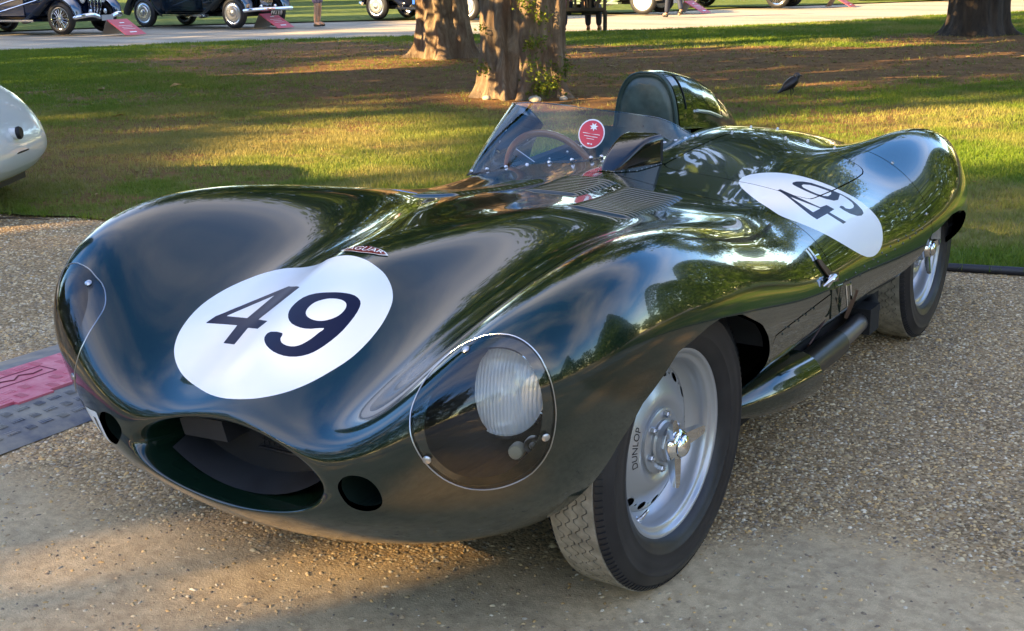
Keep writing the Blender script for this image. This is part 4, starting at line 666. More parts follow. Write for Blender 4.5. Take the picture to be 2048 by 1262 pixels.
# --- headrest fairing and its leather pad
HX = -.305
yt = np.array([1.885, 1.95, 2.024, 2.164, 2.312, 2.469, 2.60, 2.70, 2.78]); ztop = np.array([1.004, 1.004, .993, .965, .917, .851, .790, .742, .700]); wid = np.array([.138, .140, .140, .134, .122, .100, .075, .048, .012])
ys_ = np.linspace(1.885, 2.78, 30); hz = []
for y in ys_:
    zt = np.interp(y, yt, ztop); w = np.interp(y, yt, wid); zb = max(down(HX, min(y, 2.7))[0][2]-.03, .5); Hh = max(zt-zb, .004)
    hz.append([(HX+w*(1+.25*max(0, .12-abs(math.sin(q)))/.12)*math.copysign(abs(math.cos(q))**.72, math.cos(q)), y, zb+Hh*abs(math.sin(q))**.80) for q in np.linspace(0, math.pi, 33)])
hf = MB().loft(hz, False, False).build('headrest_fairing', m_green, car, angle=None)
w0 = [(HX+(p[0]-HX)*.97, 1.884, p[2]) for p in hz[0]]; w0 = [(x, y, max(z, .0)) for x, y, z in w0]
w0[0] = (w0[0][0], 1.884, .70); w0[-1] = (w0[-1][0], 1.884, .70)
rings = []
for s_, dy in ((1.0, 0), (1.0, -.012), (.97, -.018), (.93, -.017), (.90, -.012), (.88, -.018), (.75, -.026), (.4, -.032), (.02, -.034)):
    rings.append([(HX+(x-HX)*s_, 1.884+dy, .80+(z-.80)*s_ if z > .80 else .80+(z-.80)*(s_ if s_ < .9 else 1)) for x, y, z in w0])
pad = MB().loft(rings, True, False).build('headrest_pad', m_leather, car, angle=60)
MB().tube([(HX+(x-HX)*.985, 1.868, .80+(z-.80)*.985) for x, y, z in w0], .005, 8, caps=True).build('pad_piping', mat('piping', (.02, .05, .045), .35), pad)
# filler lid in the side of the fairing with its hinge
lid = []
for y in np.linspace(1.96, 2.36, 14):
    i = np.abs(ys_-y).argmin(); row = np.array(hz[i]); lid.append([row[k]+np.array([.0022, 0, .0008]) for k in range(4, 13)])
fl_ = MB().loft(lid, False, False).build('filler_lid', m_green, hf)
ed_ = [lid[0][k] for k in range(9)]+[l[-1] for l in lid]+[lid[-1][k] for k in range(8, -1, -1)]
MB().tube([np.array(e) for e in ed_], .0022, 5).build('lid_seal', m_blackmatt, fl_)
MB().tube([np.array(l[0])+np.array([.004, 0, -.004]) for l in lid[3:13]], .006, 8).build('lid_hinge', m_steel, fl_)

# --- bonnet strap and catch
sp_ = resample([np.array(p) for p in BK['STRAP'][:4]]+[np.array((.747, .985, .520)), np.array((.742, 1.01, .475))], 24)
def ribbon(P, w, th, name, m, parent, off=.004, wdir=(0, 1, 0)):
    P = np.asarray(P); V = []; wd = np.array(wdir, float)
    for i, p in enumerate(P):
        t = P[min(i+1, len(P)-1)]-P[max(i-1, 0)]; t /= np.linalg.norm(t); c, n = near(p); b = np.cross(n, t); b /= np.linalg.norm(b)
        o = p+n*off; V += [o-b*w/2, o+b*w/2, o+b*w/2+n*th, o-b*w/2+n*th]
    return MB().loft(np.array(V).reshape(len(P), 4, 3), True, True).build(name, m, parent)
strap = ribbon(sp_[7:], .026, .004, 'bonnet_strap', m_brownleather, car, .003)
ribbon(sp_[:8], .030, .005, 'strap_plate', m_chrome, strap, .002)
lp = []
for q in np.linspace(-.4, 2*math.pi-1.2, 18): lp.append(np.array([.782+.014*math.cos(q*1), 1.015+.012*math.sin(q), .440+.045*math.cos(q)]))
Vv = []
for p in lp: Vv.append([p+np.array([0, -.014, .004]), p+np.array([0, .014, -.004])])
MB().loft(Vv, False, False).build('strap_loop', m_brownleather, strap)
bk = MB(); bcn = np.array([.772, 1.005, .485])
bk.tube([bcn+np.array(q) for q in ((0, -.022, .016), (0, .022, .010), (.006, .026, -.05), (.006, -.014, -.045))], .0032, 8, closed=True); bk.build('buckle', m_chrome, strap)
ribbon(resample([(.744, .93, .455), (.742, .90, .43), (.735, .86, .40), (.722, .815, .365)], 10), .018, .004, 'strap_tail', m_brownleather, strap, .005)
MB().loft([[(.758, .885, .51), (.758, .99, .50), (.757, .97, .42), (.755, .90, .42)], [(.764, .885, .51), (.764, .99, .50), (.763, .97, .42), (.761, .90, .42)]], True, True).build('strap_bracket', m_green, strap)
kc, kn = near((.765, .87, .545))
kt = MB(); kt.tube([kc+kn*.012+np.array([0, -.085, -.012]), kc+kn*.022+np.array([0, -.03, -.002]), kc+kn*.026+np.array([0, .0, .004]), kc+kn*.02+np.array([0, .035, 0])], [.003, .010, .015, .012], 14)
kt.ball(kc+kn*.014, (.014, .026, .018), 14, 9); kt.tube([kc+kn*.006+np.array([0, -.01, -.028]), kc+kn*.02+np.array([0, -.01, -.01])], .006, 8)
kt.V = [tuple(kc+(np.array(v)-kc)*.72) for v in kt.V]; kt.build('bonnet_catch', m_chrome, car)

# --- exhaust
fr2 = []
for t in np.linspace(0, 1, 16):
    y = .40+.53*t; r = .012+.062*math.sin(math.pi/2*min(1, t*1.25)); c = np.array([.625+.03*t, y, .265-.035*t])
    fr2.append([c+np.array([r*1.12*math.cos(q), 0, r*math.sin(q)]) for q in np.linspace(0, 2*math.pi, 24, endpoint=False)])
MB().loft(fr2, True, True).build('exhaust_fairing', m_green, car)
ex1 = MB().tube([(.655, .90, .226), (.665, 1.10, .236), (.672, 1.25, .243)], .043, 28).build('exhaust_pipe', m_pipe, car)
MB().tube([(.672, 1.23, .243), (.678, 1.36, .252), (.68, 1.46, .262)], [.032, .031, .031], 24).build('tail_pipe', mat('dull_pipe', (.22, .20, .19), .38, .85), ex1)
MB().lathe([(.043, 0), (.047, .003), (.047, .020), (.043, .022)], 'y', 28, T=frame((.656, .905, .226), (1, 0, 0), (0, 0, 1))).build('pipe_collar', m_pipe, ex1)
MB().box((.68, 1.50, .265), (.075, .10, .085)).tube([(.68, 1.45, .262), (.67, 1.62, .27), (.60, 1.75, .30)], .030, 16).build('exhaust_hanger', m_dark, ex1)

# --- underbody and wheel wells
un = MB(); un.box((0, 1.15, .24), (1.24, 1.46, .14)); un.box((0, 2.55, .32), (.86, .9, .18)); un.build('floor_pan', m_dark, car)
for sx in (1, -1):
    for (y0, R0, xo, zc, zm) in ((0, .385, .66, .25, .45), (2.2, .345, .73, .16, .40)):
        w = MB(); rr2 = []
        for x in (.44, xo-.012):
            rr2.append([(x*sx, y0+R0*.97*math.cos(q), max(zm, zc+R0*math.sin(q))) for q in np.linspace(0, math.pi, 25)])
        w.loft(rr2, False, False); w.add([(.44*sx, y0+R0*math.cos(q), max(.16, zc+R0*math.sin(q))) for q in np.linspace(0, math.pi, 25)], [tuple(range(25))])
        w.build('wheel_well', m_dark, car)
    MB().loft([[(.46*sx, .385, .60), (.775*sx, .36, .575), (.768*sx, .398, .507), (.752*sx, .402, .470), (.46*sx, .405, .47)], [(.46*sx, .39, .60), (.775*sx, .364, .575), (.768*sx, .402, .507), (.752*sx, .406, .470), (.46*sx, .41, .47)]], True, True).build('splash_plate', m_greyduct, car, smooth=False)

# ------------------------------------------------------------------ wheels of the racing car (axle along +x, outboard positive)
def make_race_wheel():
    w = empty('wheel', car)
    prof = [(.2205, .058), (.226, .068), (.240, .0765), (.250, .0800), (.252, .0818), (.255, .0822), (.257, .0812), (.270, .0838), (.285, .0845), (.298, .0832), (.300, .0850), (.304, .0846), (.306, .0822), (.320, .077), (.330, .070), (.3375, .0635), (.3405, .058), (.3405, 0)]
    full = prof+[(r, -x) for r, x in prof[-2::-1]]
    ty = MB().lathe(full, 'x', 120).build('tyre', m_rubber, w, angle=60)
    # zigzag ribs of the tread
    tb = MB(); per, npp = 66, 4; n = per*npp; edges = np.linspace(-.0575, .0575, 6); amp = .0058
    wave = np.array([-1, 1, 1, -1])
    def line(k, off): return np.array([edges[k]+amp*wave[(a+2*(k % 2)) % 4]*(0 if k in (0, 5) else 1)+off for a in range(n)])
    for k in range(5):
        lo, hi = line(k, .0017), line(k+1, -.0017); V = []
        for a in range(n):
            q = 2*math.pi*a/n; c, s = math.cos(q), math.sin(q)
            for x, r in ((lo[a], .3402), (lo[a], .3455-.022*lo[a]**2/.0575), (hi[a], .3455-.022*hi[a]**2/.0575), (hi[a], .3402)): V.append((x, r*c, r*s))
        F = [(a*4+b, ((a+1) % n)*4+b, ((a+1) % n)*4+b+1, a*4+b+1) for a in range(n) for b in range(3)]; tb.add(V, F)
    # sipes: short dark cuts drawn as thin raised strips removed from the dust
    o = tb.build('tread', m_tread, ty, angle=30); o['kind'] = 'stuff'
    sh = MB()
    for sgn in (1, -1):
        for a in range(132):
            q = 2*math.pi*a/132; c, s = math.cos(q), math.sin(q); c2, s2 = math.cos(q+.026), math.sin(q+.026)
            V = [(sgn*x, r*cc, r*ss) for cc, ss in ((c, s), (c2, s2)) for x, r in ((.0592, .3425), (.066, .3385), (.0725, .331), (.073, .328), (.0592, .339))]
            sh.add(V, [(0, 1, 6, 5), (1, 2, 7, 6), (2, 3, 8, 7), (0, 5, 9, 4), (0, 4, 3, 2, 1), (5, 6, 7, 8, 9)])
    o = sh.build('shoulder_blocks', m_rubber, ty, angle=30); o['kind'] = 'stuff'
    # disc wheel
    rim = MB().lathe([(.2085, -.06), (.2215, .050), (.2235, .0565), (.2215, .0605), (.2165, .0610), (.2125, .0575), (.2105, .0520), (.2045, .0485), (.2000, .0480), (.1965, .0440), (.1945, .0300), (.1900, .0120), (.1790, .0000), (.1740, -.0040)], 'x', 128).build('rim', m_alloy, w, angle=50)
    rs_, ns = 40, 192; pr = [(.1755, -.006), (.170, -.002), (.165, .001), (.158, .0045), (.150, .0085), (.140, .0140), (.128, .0205), (.115, .0265), (.105, .0295), (.097, .0300), (.090, .0275), (.083, .0235), (.078, .0220), (.0, .0220)]
    R = np.linspace(.1755, .06, rs_); pa = np.array(pr)[::-1]; X = np.interp(R, pa[:, 0], pa[:, 1]); X = np.convolve(np.r_[X[0], X, X[-1]], [.25, .5, .25], 'valid')
    q = np.linspace(0, 2*math.pi, ns, endpoint=False); V = np.stack([np.repeat(X[:, None], ns, 1), R[:, None]*np.cos(q), R[:, None]*np.sin(q)], -1)
    sl_ = np.gradient(X, R); N = np.stack([np.ones((rs_, ns)), -sl_[:, None]*np.cos(q), -sl_[:, None]*np.sin(q)], -1); N /= np.linalg.norm(N, axis=2)[:, :, None]
    T = []
    for i in range(rs_-1):
        for a in range(ns): b = (a+1) % ns; T += [(i*ns+a, i*ns+b, (i+1)*ns+b), (i*ns+a, (i+1)*ns+b, (i+1)*ns+a)]
    m = orient(V.reshape(-1, 3), N.reshape(-1, 3), np.array(T)); f = np.full(len(m[0]), -1.0)
    for a in range(16):
        for big in (1, 0):
            qq = 2*math.pi*(a+.5*(1-big))/16+.1; c = np.array([.1575*math.cos(qq), .1575*math.sin(qq)]); d = m[0][:, 1:]-c; er = np.array([math.cos(qq), math.sin(qq)]); et = np.array([-er[1], er[0]])
            r1, r2 = (.0105, .0150) if big else (.0036, .0036)
            f = np.maximum(f, (1-np.sqrt((d@er/r1)**2+(d@et/r2)**2))*min(r1, r2))
    _, disc, sg = clip(m, f)
    put('wheel_disc', join([disc, flange(sg, .006)]), m_alloy, w)
    MB().lathe([(.20, -.05), (.0, -.05)], 'x', 48).build('brake_disc', m_dark, w)
    hub = MB().lathe([(.0, .030), (.074, .030), (.0775, .028), (.0775, .020)], 'x', 48).lathe([(.052, .028), (.052, .036), (.047, .040), (.046, .052), (.0, .052)], 'x', 48).build('hub_flange', m_alloy, w, angle=30)
    for a in range(6):
        qq = 2*math.pi*a/6+.35; cy, cz = .064*math.cos(qq), .064*math.sin(qq)
        MB().lathe([(.0, .042), (.0072, .042), (.0084, .040), (.0084, .030)], 'x', 6, T=frame((0, cy, cz), (1, 0, 0), (0, 0, 1))).lathe([(.0, .046), (.0042, .045), (.0042, .04)], 'x', 10, T=frame((0, cy, cz), (1, 0, 0), (0, 0, 1))).build('wheel_bolt', m_steel, w, angle=20)
    sp = MB().lathe([(.041, .052), (.043, .056), (.043, .068), (.036, .078), (.030, .082)], 'x', 8).ball((.084, 0, 0), (.014, .027, .027), 24, 14)
    for ang in (8, 128, 248):
        T = np.eye(4); c, s = math.cos(R_(ang)), math.sin(R_(ang)); T[:3, :3] = np.array([[1, 0, 0], [0, c, -s], [0, s, c]])
        sp.loft([[(x0, y, -w_), (x1, y, -w_*.9), (x1, y, w_*.9), (x0, y, w_)] for y, w_, x0, x1 in ((.020, .019, .060, .076), (.040, .018, .062, .080), (.065, .0155, .070, .086), (.088, .012, .078, .091), (.097, .006, .083, .091))], True, True, T=T)
    sp.build('knock_off_spinner', m_chrome, w, angle=40)
    vs = MB().lathe([(.0, .004), (.008, .004), (.009, 0), (.009, -.006)], 'x', 14).build('valve', m_chrome, w)
    T = frame((0, 0, 0), (1, 0, 0), (0, 0, 1)); qq = R_(-118)
    vs.data.clear_geometry(); b_ = MB(); e = np.array([0, math.cos(qq), math.sin(qq)])
    b_.tube([e*.191+np.array([.020, 0, 0]), e*.178+np.array([.030, 0, 0]), e*.160+np.array([.040, 0, 0])], [.0062, .0045, .0036], 10); b_.tube([e*.192+np.array([.018, 0, 0]), e*.187+np.array([.022, 0, 0])], .010, 12)
    vs.data.from_pydata(np.array(b_.V).tolist(), [], b_.F)
    for qc in (R_(172), R_(-12)):
        V, F = text_mesh('DUNLOP', .023); V[:, 0] *= 1.05; o = []
        for x, y, _z in V:
            r = .1165+y*.9; t = qc-(x/.1165); o.append((np.interp(r, R[::-1], X[::-1])+.0009, r*math.cos(t), r*math.sin(t)))
        mesh_obj('lettering', o, F, m_blackmatt, w, smooth=False)
    return w
wheel = make_race_wheel()
for k, (x, y, z, rz) in enumerate(((.635, 0, .340, -.061), (.612, 2.30, .340, 0), (-.635, 0, .340, math.pi-.061), (-.612, 2.30, .340, math.pi))):
    w = wheel if k == 0 else copy_tree(wheel, car)
    w.location = (x, y, z); w.rotation_euler = (0, 0, rz)

# ================================================================== ground, lawn, road
def fast_mesh(name, V, T, m, cols=None, parent=None, kind=None, smooth=False):
    me = bpy.data.meshes.new(name); V = np.asarray(V, np.float32); T = np.asarray(T, np.int32); k = T.shape[1]
    me.vertices.add(len(V)); me.vertices.foreach_set('co', V.ravel()); me.loops.add(T.size); me.loops.foreach_set('vertex_index', T.ravel())
    me.polygons.add(len(T)); me.polygons.foreach_set('loop_start', np.arange(0, T.size, k, dtype=np.int32)); me.polygons.foreach_set('loop_total', np.full(len(T), k, np.int32))
    if smooth: me.polygons.foreach_set('use_smooth', np.ones(len(T), bool))
    if cols is not None:
        at = me.color_attributes.new('tint', 'FLOAT_COLOR', 'POINT'); c = np.ones((len(V), 4), np.float32); c[:, :3] = cols; at.data.foreach_set('color', c.ravel())
    me.update(calc_edges=True); me.materials.append(m)
    o = bpy.data.objects.new(name, me); COL.objects.link(o)
    if parent is not None: o.parent = parent
    if kind: o['kind'] = kind
    return o
def tint_mat(name, rough=.8, trans=0.0, spec=.3):
    m = mat(name, (1, 1, 1), rough, spec=spec); h = NT(m); a = h.n('ShaderNodeVertexColor', layer_name='tint'); h.l(a.outputs[0], h.b.inputs['Base Color'])
    if trans:
        t = h.n('ShaderNodeBsdfTranslucent'); h.l(a.outputs[0], t.inputs[0]); mx = h.n('ShaderNodeMixShader'); mx.inputs[0].default_value = trans
        o = next(n for n in h.t.nodes if n.type == 'OUTPUT_MATERIAL'); h.l(h.b.outputs[0], mx.inputs[1]); h.l(t.outputs[0], mx.inputs[2]); h.l(mx.outputs[0], o.inputs['Surface'])
    return m
def in_poly(x, y, poly): return sdpoly(np.stack([x, y], 1), poly) > 0
def smooth01(a, b, x): t = np.clip((x-a)/(b-a), 0, 1); return t*t*(3-2*t)
SAND_X, SAND_Y = [-3, -1.2, 0, .5, .9, 1.4, 3], [-.6, -.36, -.28, -.02, .50, .34, .1]
def sandy(x, y): return 1-smooth01(-.16, .16, y-np.interp(x, SAND_X, SAND_Y)+.25*(fbm(x*2.1+9, y*2.1, 3)-.5))
near_edge = lambda x: 3.29+.233*x
def visible(x, y, z=0.0, margin=.04):
    d = np.stack([x-CAM_POS[0], y-CAM_POS[1], np.full_like(x, z)-CAM_POS[2]], 1); zc = d@_f; u = d@_r/zc; v = d@_u/zc
    return (zc > .3) & (np.abs(u) < .4114+margin) & (v > -.2535-margin) & (v < .2535+margin)

# gravel sheet: near part carries the sand/gravel blend, the rest runs to the horizon
gx, gy = np.meshgrid(np.linspace(-9, 5, 281), np.linspace(-3.2, 5.2, 169), indexing='ij')
s_ = sandy(gx.ravel(), gy.ravel()).reshape(gx.shape)
gz = (fbm(gx*1.3, gy*1.3, 11)-.5)*.012
V = np.stack([gx, gy, gz-.002], -1).reshape(-1, 3); n1, n2 = gx.shape; a = (np.arange(n1-1)[:, None]*n2+np.arange(n2-1)).ravel(); T = np.stack([a, a+n2, a+n2+1, a+1], 1)
patch = fbm(gx.ravel()*.7, gy.ravel()*.7, 21, 5)
m_forecourt = tint_mat('forecourt_gravel', .9); h = NT(m_forecourt); v = h.coord(); at = next(n for n in h.t.nodes if n.type == 'VERTEX_COLOR')
vo = h.n('ShaderNodeTexVoronoi', {'Scale': 118.0}); h.l(v, vo.inputs['Vector'])
cell = h.ramp(h.n('ShaderNodeSeparateColor', {0: vo.outputs['Color']}).outputs[0], [(.0, (.45, .40, .33)), (.3, (.85, .72, .55)), (.6, (1.15, 1.0, .82)), (.85, (1.5, 1.38, 1.2)), (1, (1.05, .75, .45))])
fine = h.ramp(h.noise(420, 3, .6, v), [(.3, (.74, .74, .74)), (.7, (1.22, 1.22, 1.22))])
sep_ = h.n('ShaderNodeSeparateColor', {0: at.outputs[0]})
base_c = h.mix(sep_.outputs[0], (.34, .255, .165), (.66, .485, .29))
stone = h.mix(1.0, base_c, cell, 'MULTIPLY'); sand_c = h.mix(1.0, base_c, fine, 'MULTIPLY')
sand_c = h.mix(h.ramp(h.noise(26, 6, .65, v), [(.40, (0, 0, 0)), (.62, (.75, .75, .75))]), sand_c, (.42, .295, .175))
colr = h.mix(sep_.outputs[0], stone, sand_c); colr = h.mix(1.0, colr, h.ramp(h.noise(2.2, 5, .6, v), [(.3, (.78, .78, .78)), (.7, (1.15, 1.13, 1.1))]), 'MULTIPLY')
h.l(colr, h.b.inputs['Base Color'])
hh = h.math('ADD', h.math('MULTIPLY', h.math('SUBTRACT', 1.0, vo.outputs['Distance']), h.math('SUBTRACT', 1.0, sep_.outputs[0])), h.math('MULTIPLY', h.noise(160, 6, .7, v), .9)); h.bump(hh, .55, .006)
fo = fast_mesh('forecourt', V, T, m_forecourt, np.stack([s_.ravel(), patch, patch], 1), kind='structure', smooth=True)
m_ground = mat('pale_gravel', (.3, .24, .16), .92); h = NT(m_ground); v = h.coord()
c1 = h.ramp(h.noise(42, 4, .7, v), [(.3, (.26, .215, .155)), (.5, (.39, .325, .235)), (.72, (.52, .44, .33))]); c1 = h.mix(1.0, c1, h.ramp(h.noise(.6, 5, .6, v), [(.3, (.82, .82, .82)), (.7, (1.12, 1.1, 1.08))]), 'MULTIPLY')
tr_ = h.n('ShaderNodeMapping', {'Rotation': (0, 0, -.99), 'Scale': (.02, 1.1, 1)}); h.l(v, tr_.inputs[0]); c1 = h.mix(1.0, c1, h.ramp(h.noise(1.4, 3, .5, tr_.outputs[0]), [(.42, (.80, .80, .80)), (.55, (1.06, 1.06, 1.06))]), 'MULTIPLY')
h.l(c1, h.b.inputs['Base Color']); h.bump(h.noise(60, 5, .7, v), .4, .01)
mesh_obj('ground', [(-400, -400, -.03), (400, -400, -.03), (400, 400, -.03), (-400, 400, -.03)], [(0, 1, 2, 3)], m_ground)['kind'] = 'structure'

# lawn between the forecourt and the far road
FE = np.array([(-30, -8), (-24, 3), (-18.8, 12.5), (-17, 15.7), (-15.65, 17.2), (-14.4, 18.6), (-12, 21), (-10.45, 22.75), (-9, 25), (-7.63, 27.85), (-6.6, 30.7), (-4.8, 34), (-2, 39), (4, 50), (12, 64)], float)
dl = np.r_[0, np.cumsum(np.linalg.norm(np.diff(FE, axis=0), axis=1))]
U = np.linspace(0, 1, 300); far = np.stack([np.interp(U*dl[-1], dl, FE[:, i]) for i in (0, 1)], 1)
nx_ = -27+U*49; nearl = np.stack([nx_, near_edge(nx_)+.16*(fbm(nx_*3, nx_*0, 5)-.5)+.14*(fbm(nx_*11, nx_*0+3, 6)-.5)], 1)
far[:, 1] += .16*(fbm(U*260, U*0, 8)-.5)
w_ = np.linspace(0, 1, 200)**1.35
LV_ = nearl[:, None]*(1-w_[None, :, None])+far[:, None]*w_[None, :, None]; lx, ly = LV_[..., 0].ravel(), LV_[..., 1].ravel()
TREES = np.array([(-5.46, 9.1), (-9.83, 13.8), (-3.61, 22.4)])
def seg_d(x, y, p, q):
    p, q = np.array(p), np.array(q); e = q-p; t = np.clip(((x-p[0])*e[0]+(y-p[1])*e[1])/(e@e), 0, 1); return np.hypot(x-p[0]-t*e[0], y-p[1]-t*e[1])
def litter(x, y):
    n = fbm(x*.55+3, y*.55, 31, 5); n2 = fbm(x*1.9, y*1.9+7, 37, 4)
    d = np.minimum(seg_d(x, y, (-12.5, 14.2), (-4.2, 15.2))*1.0, seg_d(x, y, (-4.2, 15.2), (1.5, 18.5)))-3.3; d = np.minimum(d, seg_d(x, y, (-10.4, 11.4), (-5.5, 10.0))-2.1); d = np.minimum(d, seg_d(x, y, (-5.5, 10.3), (-.5, 15))-1.5)
    d = np.minimum(d, seg_d(x, y, (-7.4, 8.9), (-4.4, 9.6))-1.9); d = np.minimum(d, seg_d(x, y, (-3.6, 21.0), (2, 22))-2.0)
    n3 = fbm(x*5.5, y*5.5, 39, 4); a = 1-smooth01(-1.1, 1.1, d+2.4*(n-.5)+2.2*(n3-.5))
    b = smooth01(.44, .66, n+.35*(n2-.5)+.55*(n3-.5))*(1-smooth01(4.5, 8.5, np.hypot(x+6.2, y-6.6)))*.75
    c = smooth01(.52, .7, n2*.5+n*.2+n3*.3)*.3*(1-smooth01(-3.2, -1.8, x))
    return np.clip(np.maximum(np.maximum(a, b), c), 0, 1)
lit_ = litter(lx, ly); dry = np.clip(smooth01(.42, .66, fbm(lx*.9+40, ly*.9, 51, 4))*smooth01(-12, -6, lx)+.9*np.exp(-((lx+5.6)**2+(ly-5.6)**2)/6.5), 0, 1)
lz = .012+.03*(fbm(lx*.35, ly*.35, 61)-.5)+.012*(fbm(lx*1.7, ly*1.7, 62)-.5)
lz = lz*np.repeat(np.ones(300), 200)
def lawn_z(x, y): return .012+.03*(fbm(x*.35, y*.35, 61)-.5)+.012*(fbm(x*1.7, y*1.7, 62)-.5)
V = np.stack([lx, ly, lz], 1); n1, n2 = 300, 200; a = (np.arange(n1-1)[:, None]*n2+np.arange(n2-1)).ravel(); T = np.stack([a, a+n2, a+n2+1, a+1], 1)
m_lawn = tint_mat('lawn_soil_and_grass', .95, spec=.15); h = NT(m_lawn); v = h.coord(); at = next(n for n in h.t.nodes if n.type == 'VERTEX_COLOR'); sp3 = h.n('ShaderNodeSeparateColor', {0: at.outputs[0]})
gcol = h.ramp(h.noise(34, 6, .7, v), [(.28, (.04, .075, .012)), (.5, (.09, .155, .024)), (.72, (.15, .22, .04))])
gcol = h.mix(sp3.outputs[1], gcol, (.26, .21, .075))
bcol = h.ramp(h.noise(48, 6, .75, v), [(.25, (.095, .044, .020)), (.5, (.215, .110, .048)), (.75, (.36, .205, .085))])
bcol = h.mix(1.0, bcol, h.ramp(h.noise(3.0, 5, .65, v), [(.35, (.75, .75, .75)), (.7, (1.25, 1.2, 1.1))]), 'MULTIPLY')
mask = h.ramp(h.math('ADD', sp3.outputs[0], h.math('MULTIPLY', h.math('SUBTRACT', h.noise(7, 8, .75, v), .5), 1.3)), [(.22, (0, 0, 0)), (.78, (1, 1, 1))])
h.l(h.mix(mask, gcol, bcol), h.b.inputs['Base Color']); h.bump(h.noise(55, 6, .75, v), .9, .02)
lawn = fast_mesh('lawn', V, T, m_lawn, np.stack([lit_, dry*.8, dry*0], 1), kind='structure', smooth=True)
# second lawn beyond the cars
V2 = [(x-6.6, y+5.6, .0) for x, y in FE]+[(x-60, y+60, .0) for x, y in FE[::-1]]
VG = MB(); k = len(FE)
VG.add([(x-7.2, y+5.6, .004) for x, y in FE]+[(x-60, y+60, .004) for x, y in FE], [(i, i+1, k+i+1, k+i) for i in range(k-1)])
m_verge = noisy(mat('verge_grass', (.1, .15, .03), .95, spec=.1), (.05, .085, .015), (.15, .18, .05), 3, 6, .5, .03); VG.build('far_lawn', m_verge)['kind'] = 'structure'

# grass blades, cut close
def blades():
    X, Y, S_ = [], [], []
    for (x0, x1, y0, y1, dens, sc) in ((-9, 4, 1.0, 8.5, 1500, 1.0), (-12, 4, 8.5, 14, 700, 1.25), (-22, 4, 14, 36, 230, 1.8), (-22, -9, 2, 14, 700, 1.25)):
        n = int((x1-x0)*(y1-y0)*dens); x = rng.uniform(x0, x1, n); y = rng.uniform(y0, y1, n)
        fy = np.interp(x, FE[:, 0], FE[:, 1]); ok = (y > near_edge(x)-.03+.10*(fbm(x*3, x*0, 5)-.5)) & (y < fy-.02) & visible(x, y, 0, .02)
        x, y = x[ok], y[ok]; L = litter(x, y); keep = rng.random(len(x)) > np.clip(L*1.02-.06, 0, .97); X.append(x[keep]); Y.append(y[keep]); S_.append(np.full(keep.sum(), sc))
    x, y, sc = np.concatenate(X), np.concatenate(Y), np.concatenate(S_); n = len(x)
    nb = 5; x = np.repeat(x, nb)+rng.normal(0, .016, n*nb)*np.repeat(sc, nb); y = np.repeat(y, nb)+rng.normal(0, .016, n*nb)*np.repeat(sc, nb); sc = np.repeat(sc, nb); N = len(x)
    hgt = rng.uniform(.018, .042, N)*np.sqrt(sc)*(.8+.5*fbm(x*1.2, y*1.2, 71)); wd = rng.uniform(.0022, .004, N)*sc; th = rng.uniform(0, 2*math.pi, N); lean = rng.uniform(.1, .9, N)*hgt; lt = rng.uniform(0, 2*math.pi, N)
    z = lawn_z(x, y)-.004; dx, dy = np.cos(th)*wd, np.sin(th)*wd
    V = np.empty((N, 3, 3), np.float32); V[:, 0] = np.stack([x-dx, y-dy, z], 1); V[:, 1] = np.stack([x+dx, y+dy, z], 1); V[:, 2] = np.stack([x+np.cos(lt)*lean, y+np.sin(lt)*lean, z+hgt], 1)
    d = np.clip(smooth01(.42, .66, fbm(x*.9+40, y*.9, 51, 4))*.55*smooth01(-12, -7, x)+.55*np.exp(-((x+5.6)**2+(y-5.6)**2)/6.5)+rng.normal(0, .16, N)+.35*litter(x, y), 0, 1)[:, None]; g = rng.random((N, 1))
    c = (np.array([.075, .15, .016])*(1-g)+np.array([.16, .245, .028])*g)*(1-d)+np.array([.33, .27, .09])*d
    return fast_mesh('grass', V.reshape(-1, 3), np.arange(N*3).reshape(-1, 3), tint_mat('grass_blades', .6, .35, .25), np.repeat(c, 3, 0), kind='stuff'), N
gobj, nblade = blades()
# dead leaves and twigs under the yews
def scatter_litter():
    n = 60000; x = rng.uniform(-16, 3, n); y = rng.uniform(2.5, 24, n); ok = visible(x, y, 0, .02) & (y > near_edge(x)) & (y < np.interp(x, FE[:, 0], FE[:, 1])) & (rng.random(n) < litter(x, y)*.5+.02); x, y = x[ok], y[ok]; N = len(x)
    th = rng.uniform(0, 6.28, N); l = rng.uniform(.008, .030, N)*np.sqrt(np.clip(y/9, .7, 2)); w = l*rng.uniform(.12, .5, N); z = lawn_z(x, y)+.004; tz = rng.uniform(0, .4, N)*l
    V = np.empty((N, 3, 3), np.float32); V[:, 0] = np.stack([x-np.cos(th)*l, y-np.sin(th)*l, z], 1); V[:, 1] = np.stack([x-np.sin(th)*w, y+np.cos(th)*w, z+tz], 1); V[:, 2] = np.stack([x+np.cos(th)*l, y+np.sin(th)*l, z+.002], 1)
    pal = np.array([(.20, .105, .035), (.30, .18, .06), (.09, .045, .018), (.36, .25, .11), (.14, .07, .028)]); c = pal[rng.integers(0, 5, N)]
    fast_mesh('leaf_litter', V.reshape(-1, 3), np.arange(N*3).reshape(-1, 3), tint_mat('litter', .8), np.repeat(c, 3, 0), kind='stuff')
scatter_litter()
